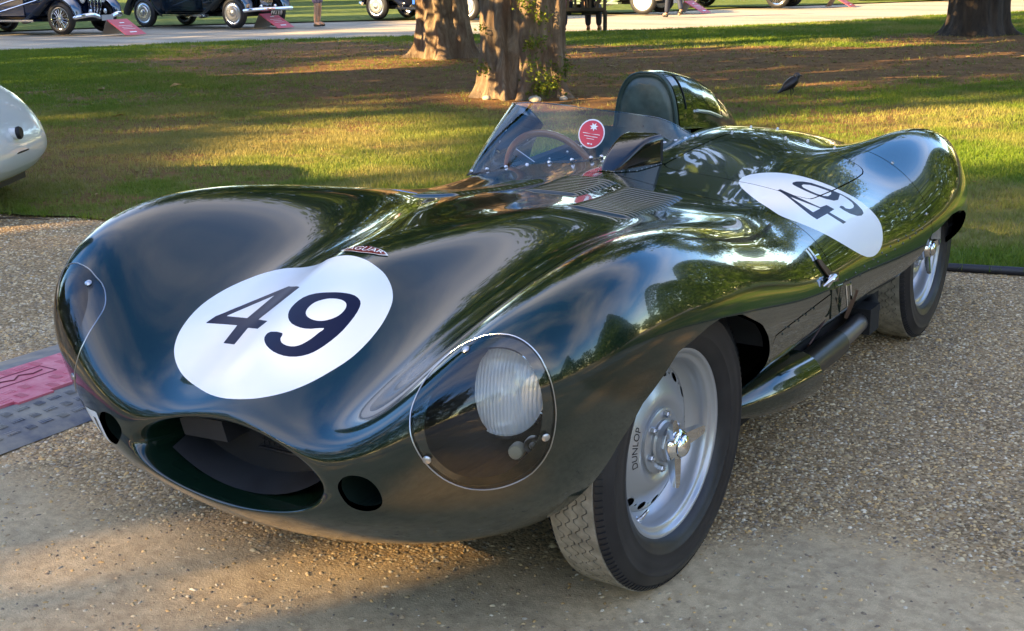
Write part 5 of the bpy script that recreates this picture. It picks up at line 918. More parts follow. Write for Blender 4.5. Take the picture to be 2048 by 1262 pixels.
# loose stones on the forecourt
def pebbles():
    P_, Sz = [], []
    for (x0, x1, y0, y1, n, lo, hi) in ((-2.6, 3.0, -1.3, 3.9, 210000, .0030, .0078), (-7, -1.2, -.6, 2.9, 60000, .004, .0095), (-2.6, 3.0, -1.3, 3.9, 1500, .007, .013)):
        x = rng.uniform(x0, x1, n); y = rng.uniform(y0, y1, n); r = rng.uniform(lo, hi, n)
        ok = visible(x, y, 0, .015) & (y < near_edge(x)+.02) & ((np.abs(x) > .80) | (y < -.05) | (rng.random(n) < .25) | (x > .4))
        s = sandy(x, y); ok &= rng.random(n) > np.clip(s*1.0-.0, 0, .86)
        P_.append(np.stack([x[ok], y[ok]], 1)); Sz.append(r[ok])
    p = np.concatenate(P_); r = np.concatenate(Sz); N = len(p); print('pebbles', N)
    O = np.array([(1, 0, 0), (-.5, .87, 0), (-.5, -.87, 0), (.1, .1, .9)], float)
    O = np.array([(1, 0, .0), (.3, .95, .0), (-.8, .6, .0), (-.8, -.6, .0), (.3, -.95, .0), (.45, .25, .62), (-.45, .1, .7), (.05, -.5, .6)])
    F = np.array([(0, 1, 5), (1, 6, 5), (1, 2, 6), (2, 3, 6), (3, 7, 6), (3, 4, 7), (4, 5, 7), (4, 0, 5), (5, 6, 7)])
    th = rng.uniform(0, 6.28, N); st = rng.uniform(.6, 1.35, (N, 1)); c, s = np.cos(th), np.sin(th)
    B = O[None]*np.stack([r*st[:, 0], r/st[:, 0], r*rng.uniform(.55, 1.0, N)], 1)[:, None]; B = B*(1+rng.normal(0, .13, B.shape))
    V = np.empty((N, 8, 3), np.float32); V[..., 0] = B[..., 0]*c[:, None]-B[..., 1]*s[:, None]+p[:, :1]; V[..., 1] = B[..., 0]*s[:, None]+B[..., 1]*c[:, None]+p[:, 1:2]; V[..., 2] = B[..., 2]+((fbm(p[:, 0]*1.3, p[:, 1]*1.3, 11)-.5)*.012-.003)[:, None]
    pal = np.array([(.38, .275, .155), (.30, .22, .14), (.42, .34, .225), (.21, .165, .12), (.40, .255, .115), (.46, .405, .315), (.13, .105, .085), (.31, .265, .20)]); col = pal[rng.choice(8, N, p=[.22, .2, .15, .12, .11, .06, .06, .08])]*rng.uniform(1.0, 1.75, (N, 1))*np.array([1.06, 1.0, .90])
    fast_mesh('gravel', V.reshape(-1, 3), (F[None]+np.arange(N)[:, None, None]*8).reshape(-1, 3), tint_mat('gravel_stones', .75, 0, .4), np.repeat(col, 8, 0), kind='stuff')
pebbles()

# ================================================================== trees
m_bark = mat('yew_bark', (.2, .14, .09), .9); h = NT(m_bark); v = h.coord(); mpn = h.n('ShaderNodeMapping', {'Scale': (1, 1, .28)}); h.l(v, mpn.inputs[0])
bc_ = h.ramp(h.noise(9, 8, .68, mpn.outputs[0], .6), [(.25, (.055, .030, .018)), (.48, (.185, .125, .078)), (.62, (.30, .22, .145)), (.8, (.40, .31, .22))]); bc_ = h.mix(h.ramp(h.noise(2.2, 4, .6, v), [(.45, (0, 0, 0)), (.7, (.6, .6, .6))]), bc_, (.17, .085, .05)); h.l(bc_, h.b.inputs['Base Color']); h.bump(h.noise(16, 9, .72, mpn.outputs[0], .4), .9, .05)
m_barkd = mat('shaded_and_twig_bark', (.05, .035, .025), .9); h = NT(m_barkd); v = h.coord(); mpn = h.n('ShaderNodeMapping', {'Scale': (1, 1, .2)}); h.l(v, mpn.inputs[0]); h.l(h.ramp(h.noise(8, 8, .68, mpn.outputs[0]), [(.3, (.022, .015, .011)), (.7, (.10, .07, .05))]), h.b.inputs['Base Color']); h.bump(h.noise(14, 9, .7, mpn.outputs[0]), .8, .04)  # shade of the far right trunk put into its bark colour; twig shares it
def trunk_part(name, parent, stems, m, seed, nz=90, na=110, flute=.10, burl=.08):
    """stems: (centre path, radius path) in z; surface with flutes and burls"""
    b = MB()
    for zs, cx, cy, rr, ph in stems:
        z = np.linspace(0, zs[-1], nz)**1.0; rings = []
        for i, zz_ in enumerate(z):
            q = np.linspace(0, 2*math.pi, na, endpoint=False); r0 = np.interp(zz_, zs, rr); fl = 1+flute*np.sin(5*q+ph+.5*zz_)*np.exp(-zz_*.35)+flute*.7*np.sin(9*q-ph*2+.9*zz_)+flute*.35*np.sin(17*q+ph*3-.4*zz_)
            fl += (fbm((q*3.0)+seed, q*0+zz_*2.6, seed, 4)-.5)*burl*4*(1-np.abs(q/math.pi-1)**8)
            flare = 1+.55*np.exp(-zz_/.10)*np.clip(np.sin(5*q+ph)*.7+.35*np.sin(9*q-ph*2), 0, 1)
            rings.append(np.stack([np.interp(zz_, zs, cx)+r0*fl*flare*np.cos(q), np.interp(zz_, zs, cy)+r0*fl*flare*np.sin(q), np.full(na, zz_-.06)], 1))
        b.loft(np.array(rings), True, False)
    return b.build(name, m, parent, angle=None)
def leaf_cloud(pts, size, cols, name, parent=None, kind=None, mname='yew_leaves'):
    N = len(pts); a = rng.normal(size=(N, 3)); a /= np.linalg.norm(a, axis=1)[:, None]; b = rng.normal(size=(N, 3)); b -= a*(a*b).sum(1)[:, None]; b /= np.linalg.norm(b, axis=1)[:, None]; s = size*rng.uniform(.6, 1.4, (N, 1))
    c = np.cross(a, b); V = np.empty((N, 4, 3), np.float32); V[:, 0] = pts-a*s; V[:, 1] = pts-b*s*.5+c*s*.15; V[:, 2] = pts+a*s; V[:, 3] = pts+b*s*.5+c*s*.15
    o = fast_mesh(name, V.reshape(-1, 3), np.arange(N*4).reshape(-1, 4), tint_mat(mname, .5, .3, .3), np.repeat(cols, 4, 0), parent, kind); return o
def crown_pts(c, rad, n, clumps=70, squash=.25):
    cc = rng.normal(size=(clumps, 3)); cc /= np.linalg.norm(cc, axis=1)[:, None]; cc *= rng.uniform(.45, 1, (clumps, 1))**.5
    k = rng.integers(0, clumps, n); p = cc[k]+rng.normal(0, .12, (n, 3)); return np.array(c)+p*np.array(rad), k
def leaf_cols(n, k=None, lo=(.03, .065, .010), hi=(.165, .22, .03)):
    g = rng.random(n)*.6+(0 if k is None else (np.sin(k*12.9898)*43758.5 % 1)*.4); return np.array(lo)*(1-g[:, None])+np.array(hi)*g[:, None]
LOC = {}
def yew(x, y, label, stems, m, seed, crown_c, crown_r, n, fleck=0, **kw):
    t = root('yew_tree', label, 'tree', (x, y, 0), 0, 'yew trees on the lawn'); tr = trunk_part('trunk', t, stems, m, seed, **kw)
    p, k = crown_pts(crown_c, crown_r, n); p = p[p[:, 2] > 2.45]; k = np.zeros(len(p))
    if fleck:  # unseen leaf sprays added to the crown, sunward, to dapple the trunk
        nf = fleck; tt = rng.uniform(4.2, 6.2, nf); lat = rng.uniform(-.95, .95, nf); zz2 = rng.uniform(0, 2.0, nf); ph = fbm(lat*3.1+seed, zz2*3.1, seed+3, 3); ok = ph > .42
        q_ = SUN[None]*tt[:, None]+np.array([.839, -.545, 0])*lat[:, None]+np.array([0, 0, 1.0])*zz2[:, None]; p = np.concatenate([p, q_[ok]]); k = np.zeros(len(p))
    leaf_cloud(p[p[:, 2] > 1.3], .16, leaf_cols(len(p), k)[p[:, 2] > 1.3], 'crown', t); return t, tr
zs = [0, .12, .3, .6, 1.0, 1.6, 2.4, 4.0, 6.5]
tB, trB = yew(-5.46, 9.35, 'gnarled double stemmed yew with leafy sprouts on its trunk, nearest behind the windscreen', [
    (zs, [-.15, -.16, -.17, -.18, -.20, -.25, -.33, -.5, -.9], [-.1, -.1, -.09, -.07, -.05, 0, .05, .1, .2], [.34, .30, .265, .245, .235, .225, .22, .2, .12], .4),
    (zs, [.14, .14, .15, .16, .18, .22, .30, .45, .8], [.05, .05, .05, .04, .03, .0, -.05, -.1, -.2], [.36, .33, .30, .285, .275, .265, .25, .22, .13], 2.1)], m_bark, 5, (0, 0, 5.4), (4.6, 4.6, 2.7), 12000, fleck=420, flute=.10, burl=.13)
tA, trA = yew(-9.83, 14.1, 'buttressed yew trunk with sun flecks, left of the double stemmed one', [
    (zs, [0, 0, 0, -.02, -.05, -.10, -.15, -.2, -.2], [0]*9, [.56, .50, .45, .41, .385, .37, .36, .3, .2], 1.1)], m_bark, 9, (-.5, .5, 6.3), (4.8, 4.8, 3.4), 12000, fleck=460, flute=.09, burl=.08)
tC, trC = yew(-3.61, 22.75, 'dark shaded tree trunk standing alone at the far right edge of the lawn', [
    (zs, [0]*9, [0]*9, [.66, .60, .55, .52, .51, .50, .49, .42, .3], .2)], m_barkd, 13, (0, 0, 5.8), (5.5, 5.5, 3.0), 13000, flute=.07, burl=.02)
# sprouts of young leaves on the double stem
def sprouts():
    P_ = []
    right = np.array([.845, .535, 0]); fwd = np.array([-.535, .845, 0])
    for u, z, r, n in ((.05, 1.02, .13, 120), (.10, 1.30, .09, 60), (.16, .62, .10, 90), (.20, .88, .10, 90), (.08, .40, .10, 80), (.28, .22, .16, 300), (.17, .14, .14, 220), (.42, .34, .13, 200), (.05, .60, .07, 50), (-.42, .34, .08, 60), (-.44, .75, .06, 30), (.12, 1.45, .10, 60)):
        c = right*u-fwd*(math.sqrt(max(.02, .20-(u*.95)**2)))+np.array([0, 0, z]); P_.append(c+rng.normal(0, 1, (n, 3))*np.array([r, r, r*.9])*.55)
    p = np.concatenate(P_); n = len(p); g = rng.random((n, 1)); c = np.array([.05, .10, .012])*(1-g)+np.array([.20, .22, .03])*g
    o = leaf_cloud(p, .020, c, 'sprouts', tB, mname='sprout_leaves'); o['kind'] = 'stuff'
sprouts()
# fragments of stone and root at the foot of the double stem
for q, (dx, dy, s) in enumerate(((.40, -.42, .075), (-.16, -.50, .05), (.62, -.20, .05))):
    V, F = MB().ball((0, 0, 0), (s, s*.8, s*.6), 10, 7).V, MB().ball((0, 0, 0), (s, s*.8, s*.6), 10, 7).F
    V = np.array(V); V *= 1+.25*(fbm(V[:, 0]*30+q*9, V[:, 1]*30+V[:, 2]*20, 81+q)-.5)[:, None]
    st_ = mesh_obj('stone', V, F, noisy(mat('pale_stone', (.4, .34, .26), .9), (.3, .25, .19), (.48, .42, .33), 20), None); st_.location = (-5.46+dx, 9.35+dy, .03); props(st_, ['largest pale stone at the foot of the double yew, on its right', 'small pale stone under the notch of the double yew', 'smallest pale stone furthest right of the double yew'][q], 'stone', 'stones under the yew')

# woodland round the show field: seen only in reflections, sunward leaves shaped to cast shade
LIT = dict(right=[(-2.44, 7.59), (-2.52, 8.59), (-2.13, 9.13), (-1.61, 9.64), (-1.08, 10.17), (-.54, 10.91), (.08, 11.5), (2.5, 9.5), (2.0, 7.6), (.64, 7.33), (.22, 6.81), (-.03, 6.27), (-.29, 6.02), (-.81, 6.16), (-1.55, 6.75)],
    mid=[(-5.05, 3.76), (-5.38, 4.86), (-5.91, 5.92), (-6.15, 6.89), (-5.63, 7.32), (-4.99, 7.26), (-4.38, 6.65), (-3.27, 5.05), (-3.12, 4.57), (-3.65, 4.47), (-3.94, 4.15), (-4.03, 3.65), (-4.4, 3.46)],
    strip=[(-10.37, 10.42), (-10.9, 12.3), (-10.79, 14.16), (-9.1, 13.63), (-8.24, 12.35), (-8.64, 12.01), (-8.86, 11.38), (-8.99, 10.16)],
    streak=[(-6.58, 11.96), (-6.24, 14.1), (-5.66, 16.51), (-5.42, 15.9), (-5.77, 13.15), (-6.0, 10.96)], streak2=[(-7.86, 17.43), (-6.44, 21.01), (-3.05, 24.41), (-2.72, 22.67), (-5.88, 19.41), (-7.35, 16.4)],
    base=[(-6.2, 8.6), (-5.9, 9.6), (-4.6, 9.99), (-4.02, 8.87), (-5.0, 8.1)], road=[(-19, 24), (-14, 20.2), (-10, 24.4), (-7, 30.5), (-3, 39), (-12, 44), (-22, 34)])
hz_ = -SUN[:2]/np.hypot(*SUN[:2]); tan_el = SUN[2]/np.hypot(*SUN[:2]); perp = np.array([.839, -.545])
def unseen_woodland():
    n = 52000; along = rng.uniform(-44, 20, n); dist = 30+rng.normal(0, 1.8, n); zt = 15.5+1.8*np.sin(along*.55)+1.5*np.sin(along*1.31+1); z = .6+rng.random(n)**.9*(zt-.6)
    s = SUN[:2]/np.hypot(*SUN[:2]); x = perp[0]*along+s[0]*dist; y = perp[1]*along+s[1]*dist
    gx_, gy_ = x+hz_[0]*z/tan_el, y+hz_[1]*z/tan_el; keep = np.ones(n, bool)
    for k, poly in LIT.items(): keep &= ~(in_poly(gx_, gy_, poly) & (rng.random(n) < {'right': .985, 'mid': .93, 'strip': .9, 'streak': .9, 'streak2': .8, 'base': .93, 'road': 1.0}[k]))  # gaps cut in the leaves to let the sun patches through
    tr = lambda c, hw, smin, smax: (np.abs((gx_-c[0])*perp[0]+(gy_-c[1])*perp[1]) < hw) & (((gx_-c[0])*hz_[0]+(gy_-c[1])*hz_[1]) > smin) & (((gx_-c[0])*hz_[0]+(gy_-c[1])*hz_[1]) < smax)
    keep &= ~(tr((-5.46, 9.2), .75, -.3, 5.5) & (rng.random(n) < .95)); keep &= ~(tr((-9.83, 14), .8, -.3, 6) & (rng.random(n) < .95))
    # soft flecks reaching the forecourt
    fl = fbm(gx_*1.1+70, gy_*1.1, 91, 3); keep &= ~((fl > .58) & (gy_ < 3.0) & (gx_ < -.45) & (rng.random(n) < .6))
    p = np.stack([x, y, z], 1)[keep]; P_ = [p]; Sz = [np.full(len(p), .30)]; C_ = [leaf_cols(len(p), None, (.012, .030, .006), (.06, .10, .018))]
    # dome and cone shaped trees to the sides
    for (cx, cy, r, hgt, n2, dome) in ((5.6, 15.5, 3.4, 6.0, 7000, 1), (11.5, 17, 3.4, 6.5, 5000, 1), (12, 6, 2.4, 6.5, 3500, 0), (18, 8, 3, 8, 3500, 0), (-13, 3.0, 2.2, 9.5, 4500, 0), (17, 22, 4.5, 11, 4500, 1), (26, 12, 4.5, 10, 4000, 1), (25, -2, 3.5, 8, 2500, 0), (22, -9, 3, 7, 2500, 0)):
        u = rng.random(n2); q = rng.uniform(0, 6.283, n2); rr = r*(np.sqrt(np.clip(1-u**2, 0, 1)) if dome else (1-u)**.85)*rng.uniform(.86, 1.0, n2)
        P_.append(np.stack([cx+rr*np.cos(q), cy+rr*np.sin(q), .5+u*hgt], 1)); Sz.append(np.full(n2, .22)); C_.append(leaf_cols(n2, None, (.022, .055, .008), (.08, .14, .02)))
    for a in range(60):
        az = R_(-175+a*5.9+rng.uniform(-2, 2)); 
        d = rng.uniform(48, 75); c = np.array([-math.sin(az)*d, math.cos(az)*d, 0]); hgt = rng.uniform(5, 12) if abs(math.degrees(az)-147) > 45 else rng.uniform(6, 9); n2 = 420
        q = rng.normal(size=(n2, 3)); q /= np.linalg.norm(q, axis=1)[:, None]; P_.append(c+q*np.array([4.2, 4.2, hgt/2])*rng.uniform(.6, 1, (n2, 1))+np.array([0, 0, hgt/2])); Sz.append(np.full(n2, .75)); C_.append(leaf_cols(n2))
    pts = np.concatenate(P_); leaf_cloud(pts, np.concatenate(Sz)[:, None], np.concatenate(C_), 'unseen_woodland', None, 'stuff')
unseen_woodland()

# ================================================================== cable ramp beside the car
m_pink = noisy(mat('pink_plastic', (.72, .12, .18), .5), (.66, .10, .155), (.78, .24, .27), 14, 6, .1, .002)
m_ramp = noisy(mat('dusty_rubber', (.11, .12, .14), .55), (.085, .10, .13), (.34, .30, .235), 6, 7, .15, .002)
ramp = root('cable_ramp', 'pink lidded dark rubber cable ramp lying on the gravel beside the car nose', 'cable ramp', (-1.64, -1, 0))
def loc_(P, o): return np.asarray(P, float)-np.array(o)
RO = (-1.64, -1, 0); y0_, y1_ = -2.6, .95
rb = MB(); prof = [(-1.365, .004), (-1.375, .012), (-1.595, .050), (-1.600, .046), (-1.93, .046), (-1.935, .050), (-2.15, .010), (-2.16, .004)]
rb.loft([[loc_((x, y, z), RO) for x, z in prof] for y in (y0_, y1_)], False, False); rb.add([loc_((x, y1_, z), RO) for x, z in prof], [tuple(range(8))]); rb.build('ramp_body', m_ramp, ramp, smooth=False)
ld = MB(); yy_ = [y0_]; k = 0; e0 = []
seg = np.arange(y0_, y1_, .14); top = [];
for a, y in enumerate(seg):
    w = -1.612 if a % 2 else -1.588
    ld.box(((w-1.925)/2+1.64, y+.07+1, .050), (1.925+w, .1395, .012))
lid = ld.build('ramp_lid', m_pink, ramp, smooth=False)
br = MB(); bg_ = MB()
for a, y in enumerate(np.arange(y0_+.03, y1_-.03, .062)):
    for b, x in enumerate(np.arange(-1.89, -1.63, .062)):
        if -.06 < y < .22 and -1.86 < x < -1.76: continue
        for q in range(5):
            o = (q-2)*.0095
            if (a+b) % 2: br.box((x+1.64+o, y+1, .0575), (.003, .030, .002), T=None)
            elif (a+b) % 4 == 0: br.box((x+1.64, y+1+o, .0575), (.030, .003, .002))
    for b, x in enumerate(np.arange(-1.56, -1.39, .058)):
        z = .0505-(x+1.595)*(-.038/.22)*-1
        z = np.interp(x, [-1.595, -1.375], [.050, .012])
        for q in range(5):
            o = (q-2)*.0095
            if (a+b) % 2: bg_.box((x+1.64+o, y+1, z+.001), (.003, .030, .0035))
            else: bg_.box((x+1.64, y+1+o, z+.001), (.030, .003, .0035))
o = br.build('lid_ribs', mat('pink_rib', (.78, .26, .31), .5), lid, smooth=False); o['kind'] = 'stuff'
o = bg_.build('ramp_ribs', noisy(mat('rubber_rib', (.20, .21, .23), .5), (.13, .145, .18), (.36, .33, .27), 9, 5), ramp, smooth=False); o['kind'] = 'stuff'
em = MB()
for (xa, ya, xb, yb) in ((-1.855, -.05, -1.855, .21), (-1.765, -.05, -1.765, .21), (-1.855, -.05, -1.765, -.05), (-1.855, .21, -1.765, .21)):
    em.tube([loc_((xa, ya, .0565), RO), loc_((xb, yb, .0565), RO)], .0022, 5)
zg = [(-1.80, -.02), (-1.815, .02), (-1.795, .06), (-1.825, .10), (-1.80, .14), (-1.81, .185)]
em.tube([loc_((x, y, .0575), RO) for x, y in zg], .003, 5); em.build('lid_emblem', mat('dark_emboss', (.20, .03, .05), .6), lid)

# ================================================================== white car at the left edge
RW = np.array([.845, .535, 0]); FW = np.array([-.535, .845, 0])
m_cream = mat('cream_white_paint', (.62, .63, .60), .22, coat=.8)
WT = np.array([-4.715, 2.355, 0.0]); T_w = np.eye(4); T_w[:3, 0] = RW; T_w[:3, 1] = FW
wc = root('white_car', 'cream white car with rounded end and small stub lamp at the left edge', 'car', WT.tolist(), math.atan2(RW[1], RW[0]))
def wring(x):
    s = -x; top_ = np.interp(s, [0, .004, .02, .06, .12, .2, .32, .5, .8, 1.3, 2.2, 3.2, 3.7, 3.95, 4.05], [.362, .40, .455, .535, .62, .70, .78, .84, .88, .88, .84, .76, .62, .5, .42])
    bot = np.interp(s, [0, .004, .02, .06, .12, .2, .5, 3.5, 3.9, 4.05], [.352, .32, .27, .215, .182, .168, .155, .15, .22, .36]); w = np.interp(s, [0, .004, .02, .06, .12, .2, .35, .7, 1.4, 2.8, 3.6, 3.95, 4.05], [.10, .34, .46, .55, .61, .66, .71, .77, .80, .78, .62, .3, .06])
    c, h = (top_+bot)/2, (top_-bot)/2
    return [(x, w*math.copysign(abs(math.cos(q))**.62, math.cos(q)), c+h*math.copysign(abs(math.sin(q))**.8, math.sin(q))) for q in np.linspace(0, 2*math.pi, 64, endpoint=False)]
xs_ = -np.r_[0, .002, .006, .012, .02, .03, .045, .065, .09, .12, .155, np.linspace(.2, 3.8, 60), 3.9, 3.97, 4.03, 4.05]
G = np.array([wring(x) for x in xs_]); n1, n2 = G.shape[:2]
Ge = np.concatenate([G[:, -1:], G, G[:, :1]], 1); nn_ = np.cross(np.gradient(G, axis=0), np.gradient(Ge, axis=1)[:, 1:-1]); nn_ /= np.linalg.norm(nn_, axis=2)[:, :, None]+1e-12
ctr = np.stack([G[:, :, 0], G[:, :, 1]*0, G[:, :, 2]*0+.45], -1); sg = np.sign((nn_*(G-ctr)).sum(2).mean()); nn_ *= sg
TT = []
for i in range(n1-1):
    for a in range(n2): b = (a+1) % n2; TT += [(i*n2+a, i*n2+b, (i+1)*n2+b), (i*n2+a, (i+1)*n2+b, (i+1)*n2+a)]
mw = orient(G.reshape(-1, 3), nn_.reshape(-1, 3), np.array(TT))
for cx in (-.70, -3.05):
    f = .355-np.hypot(mw[0][:, 0]-cx, mw[0][:, 2]-.30); f = np.minimum(f, np.abs(mw[0][:, 1])-.42); _, mw, sgw = clip(mw, f); mw = join([mw, flange(sgw, .02)])
put('body', mw, m_cream, wc)
MB().box((-.45, 0, .15), (.50, 1.0, .06)).box((-1.9, 0, .16), (1.6, 1.3, .06)).build('undertray', m_greyduct, wc, smooth=False)
lmp = MB().tube([(-.12, -.06, .46), (.004, -.06, .475)], [.034, .036], 18).build('tail_lamp', m_cream, wc); MB().tube([(.002, -.06, .475), (.015, -.06, .477), (.025, -.06, .478)], [.038, .039, .032], 18).build('lamp_rubber', m_blackmatt, lmp)
for sy in (-1, 1):
    for cx in (-.70, -3.05):
        w = empty('wheel', wc, (cx, sy*.66, .32)); MB().lathe([(.20, -.08), (.25, -.095), (.31, -.08), (.325, -.05), (.325, .05), (.31, .08), (.25, .095), (.20, .08)], 'y', 40).build('tyre', m_rubber, w); MB().lathe([(.0, .07*sy), (.1, .075*sy), (.20, .06*sy)], 'y', 32).build('rim', m_alloy, w)
MB().loft([[(-.36+.02, y, .10), (-.36, y, .32), (-.5, y, .6), (-.9, y, .6), (-1.05, y, .3)] for y in (-.70, .70)], False, False).build('arch_liner', m_dark, wc)

# ================================================================== show cars across the lawn
m_tyre2 = mat('show_tyre', (.014, .014, .016), .55); m_whitewheel = mat('white_wheel', (.78, .78, .74), .4, coat=.3); m_plate = mat('plate_black', (.01, .01, .012), .3); m_tan = mat('tan_flap', (.42, .33, .22), .6); m_lampglass = mat('lamp_glass', (.75, .78, .80), .08, coat=1, metal=.4)
def show_wheel(parent, x, y, r, style, sy, m_hub):
    w = empty('wheel', parent, (x, y, r))
    MB().lathe([(r*.68, -.07), (r*.80, -.085), (r*.93, -.07), (r, -.045), (r, .045), (r*.93, .07), (r*.80, .085), (r*.68, .07)], 'y', 36).build('tyre', m_tyre2, w)
    q = lambda h: h*sy
    if style == 'wire':
        b = MB().lathe([(r*.70, q(.05)), (r*.68, q(.075)), (r*.63, q(.07)), (r*.62, q(.03))], 'y', 36)
        for k in range(28):
            a = 2*math.pi*k/28; a2 = a+(.5 if k % 2 else -.5); b.tube([(.05*math.cos(a2)*1, q(.085), .05*math.sin(a2)), (r*.64*math.cos(a), q(.045), r*.64*math.sin(a))], .0045, 4)
        b.lathe([(.0, q(.11)), (.05, q(.10)), (.055, q(.06))], 'y', 18); b.build('wire_rim', m_chrome, w)
        MB().lathe([(r*.63, q(.0)), (.0, q(.0))], 'y', 24).build('brake_drum', m_dark, w)
    else:
        MB().lathe([(r*.72, q(.05)), (r*.70, q(.078)), (r*.62, q(.07)), (r*.56, q(.082)), (r*.44, q(.078)), (r*.40, q(.092)), (r*.22, q(.090)), (r*.19, q(.105)), (.0, q(.115))], 'y', 40).build('hubcap', m_hub, w)
    return w
def wing_loft(path, wid, thick, y):
    """a curved wing: sections of a flattened oval swept along (x,z)"""
    P_ = resample([(x, 0, z) for x, z in path], 26); t = np.gradient(P_, axis=0); t /= np.linalg.norm(t, axis=1)[:, None]; R = []
    for i, p in enumerate(P_):
        n = np.array([-t[i][2], 0, t[i][0]]); e = math.sin(math.pi*(.06+.88*i/25))**.35
        R.append([p+np.array([0, y+wid*e*math.cos(q), 0])+n*(thick*math.sin(q) if math.sin(q) > 0 else -.25*thick*math.sin(q)) for q in np.linspace(0, 2*math.pi, 20, endpoint=False)])
    return R
def show_car(name, label, loc, rz, m1, m2, style, m_hub=None, r=.36, track=.72, wb=3.0, bumper='straight', plate=None, grp='vintage cars lined up on the far gravel', chrome_lines=False):
    c = root(name, label, 'vintage car', loc, rz, grp); hub = m_hub or m_steel; f, b = wb/2, -wb/2
    # hull
    def sec(x, w, z0, z1): return [(x, w*math.copysign(abs(math.cos(q))**.45, math.cos(q)), (z0+z1)/2+(z1-z0)/2*math.copysign(abs(math.sin(q))**.55, math.sin(q))) for q in np.linspace(0, 2*math.pi, 32, endpoint=False)]
    MB().loft([sec(b-.75, .35, .45, .7), sec(b-.55, .58, .34, .95), sec(b, .62, .30, 1.06), sec(b+.8, .66, .30, 1.06), sec(f-1.1, .64, .30, 1.04), sec(f-.7, .50, .34, 1.04), sec(f-.1, .36, .38, .99), sec(f+.32, .28, .40, .93)], True, True).build('body', m1, c)
    cab = MB().loft([sec(b-.30, .30, .9, 1.1), sec(b+.1, .52, .95, 1.5), sec(b+.8, .56, .95, 1.58), sec(f-1.25, .54, .95, 1.55), sec(f-1.0, .52, .95, 1.08)], True, True).build('cabin', m1, c)
    for sy in (-1, 1):
        for x0, x1 in ((b+.12, b+.68), (b+.80, f-1.36)): MB().box(((x0+x1)/2, sy*.545, 1.28), (x1-x0, .03, .30)).build('window', m_black, cab)
        dr = MB().box(((b+.55+f-1.15)/2, sy*.652, .70), (f-1.15-b-.55, .02, .56)).build('door', m2, c, smooth=False)
        MB().tube([(f-1.35, sy*.68, .86), (f-1.22, sy*.68, .86)], .012, 8).build('handle', m_chrome, dr)
        MB().loft(wing_loft([(f+.48, .42), (f+.40, .66), (f+.12, .84), (f-.22, .83), (f-.60, .60), (f-.95, .38), (f-1.15, .33)], .20, .10, sy*track*.97), True, True).build('front_wing', m1, c)
        MB().loft(wing_loft([(b+.62, .34), (b+.46, .50), (b+.30, .78), (b, .90), (b-.36, .80), (b-.62, .50), (b-.72, .34)], .17, .10, sy*track*.97), True, True).build('rear_wing', m1, c)
        rbd = MB().box((0, sy*track*.99, .315), (wb-1.45, .28, .05)).build('running_board', m1, c, smooth=False)
        MB().box((0, sy*(track*.99+.145), .325), (wb-1.45, .012, .018)).box((0, sy*(track*.99+.145), .297), (wb-1.45, .012, .012)).build('trim_strip', m_chrome, rbd, smooth=False)
        if chrome_lines:
            for dz in (0, .16): MB().tube(resample([(f-.7, sy*.70, .86-dz*.5), (f-1.3, sy*.705, .80-dz), (f-1.9, sy*.705, .66-dz), (f-2.5, sy*.70, .50-dz)], 14), .012, 6).build('chrome_line', m_chrome, c)
        hl = MB().lathe([(.0, -.16), (.06, -.13), (.105, -.04), (.115, 0), (.105, .012)], 'x', 24, T=frame((f+.34, sy*.36, .80), (1, 0, 0), (0, 0, 1))).build('headlamp', m_chrome if not chrome_lines else m1, c)
        MB().lathe([(.104, .006), (.06, .03), (.0, .036)], 'x', 24, T=frame((f+.34, sy*.36, .80), (1, 0, 0), (0, 0, 1))).build('lamp_lens', m_lampglass, hl)
        MB().lathe([(.0, -.06), (.05, -.02), (.058, .005), (.0, .03)], 'x', 18, T=frame((f+.46, sy*.26, .50), (1, 0, 0), (0, 0, 1))).build('fog_lamp', m_lampglass, c)
        if bumper == 'split': MB().tube(resample([(f+.40, sy*.80, .38), (f+.58, sy*.66, .42), (f+.66, sy*.40, .43), (f+.66, sy*.16, .36)], 14), [.028]+[.05]*12+[.03], 10).build('bumper', m_chrome, c)
        for x in (f, b): show_wheel(c, x, sy*track, r, style, sy, hub)
    if bumper == 'straight':
        MB().tube(resample([(f+.42, -.86, .43), (f+.60, -.70, .45), (f+.66, 0, .45), (f+.60, .70, .45), (f+.42, .86, .43)], 18), .045, 10).build('bumper', m_chrome, c)
    g = MB().loft([[(f+.36+.04*math.sin(math.pi*t), w, .42+.52*t) for w in np.linspace(-.20-.04*math.sin(math.pi*t), .20+.04*math.sin(math.pi*t), 7)] for t in np.linspace(0, 1, 9)], False, False).build('grille', m_dark if not chrome_lines else m1, c)
    bars = MB()
    for w in ((-.16, -.05, .05, .16) if chrome_lines else np.linspace(-.19, .19, 11)): bars.tube(resample([(f+.38, w*.75, .40), (f+.42, w*1.15, .68), (f+.36, w, .95)], 8), .010 if chrome_lines else .006, 6)
    bars.build('grille_bars', m_chrome, g)
    pl = MB().box((f+.72, 0, .36), (.012, .40, .13)).build('number_plate', m_plate if plate else mat('plate_grey', (.35, .38, .42), .4), c, smooth=False)
    if plate:
        V, F = text_mesh(plate, .115); mesh_obj('lettering', [(f+.7275, v[0]*1.05, .358+v[1]) for v in V], [tuple(q) for q in F], m_white, pl, smooth=False)
        MB().box((f+.727, 0, .421), (.003, .38, .004)).box((f+.727, 0, .299), (.003, .38, .004)).build('plate_border', m_white, pl, smooth=False)
    MB().box((0, 0, .33), (wb+.4, 1.0, .10)).tube([(f, -track, r), (f, track, r)], .04, 8).tube([(b, -track, r), (b, track, r)], .04, 8).build('chassis', m_dark, c, smooth=False)
    return c
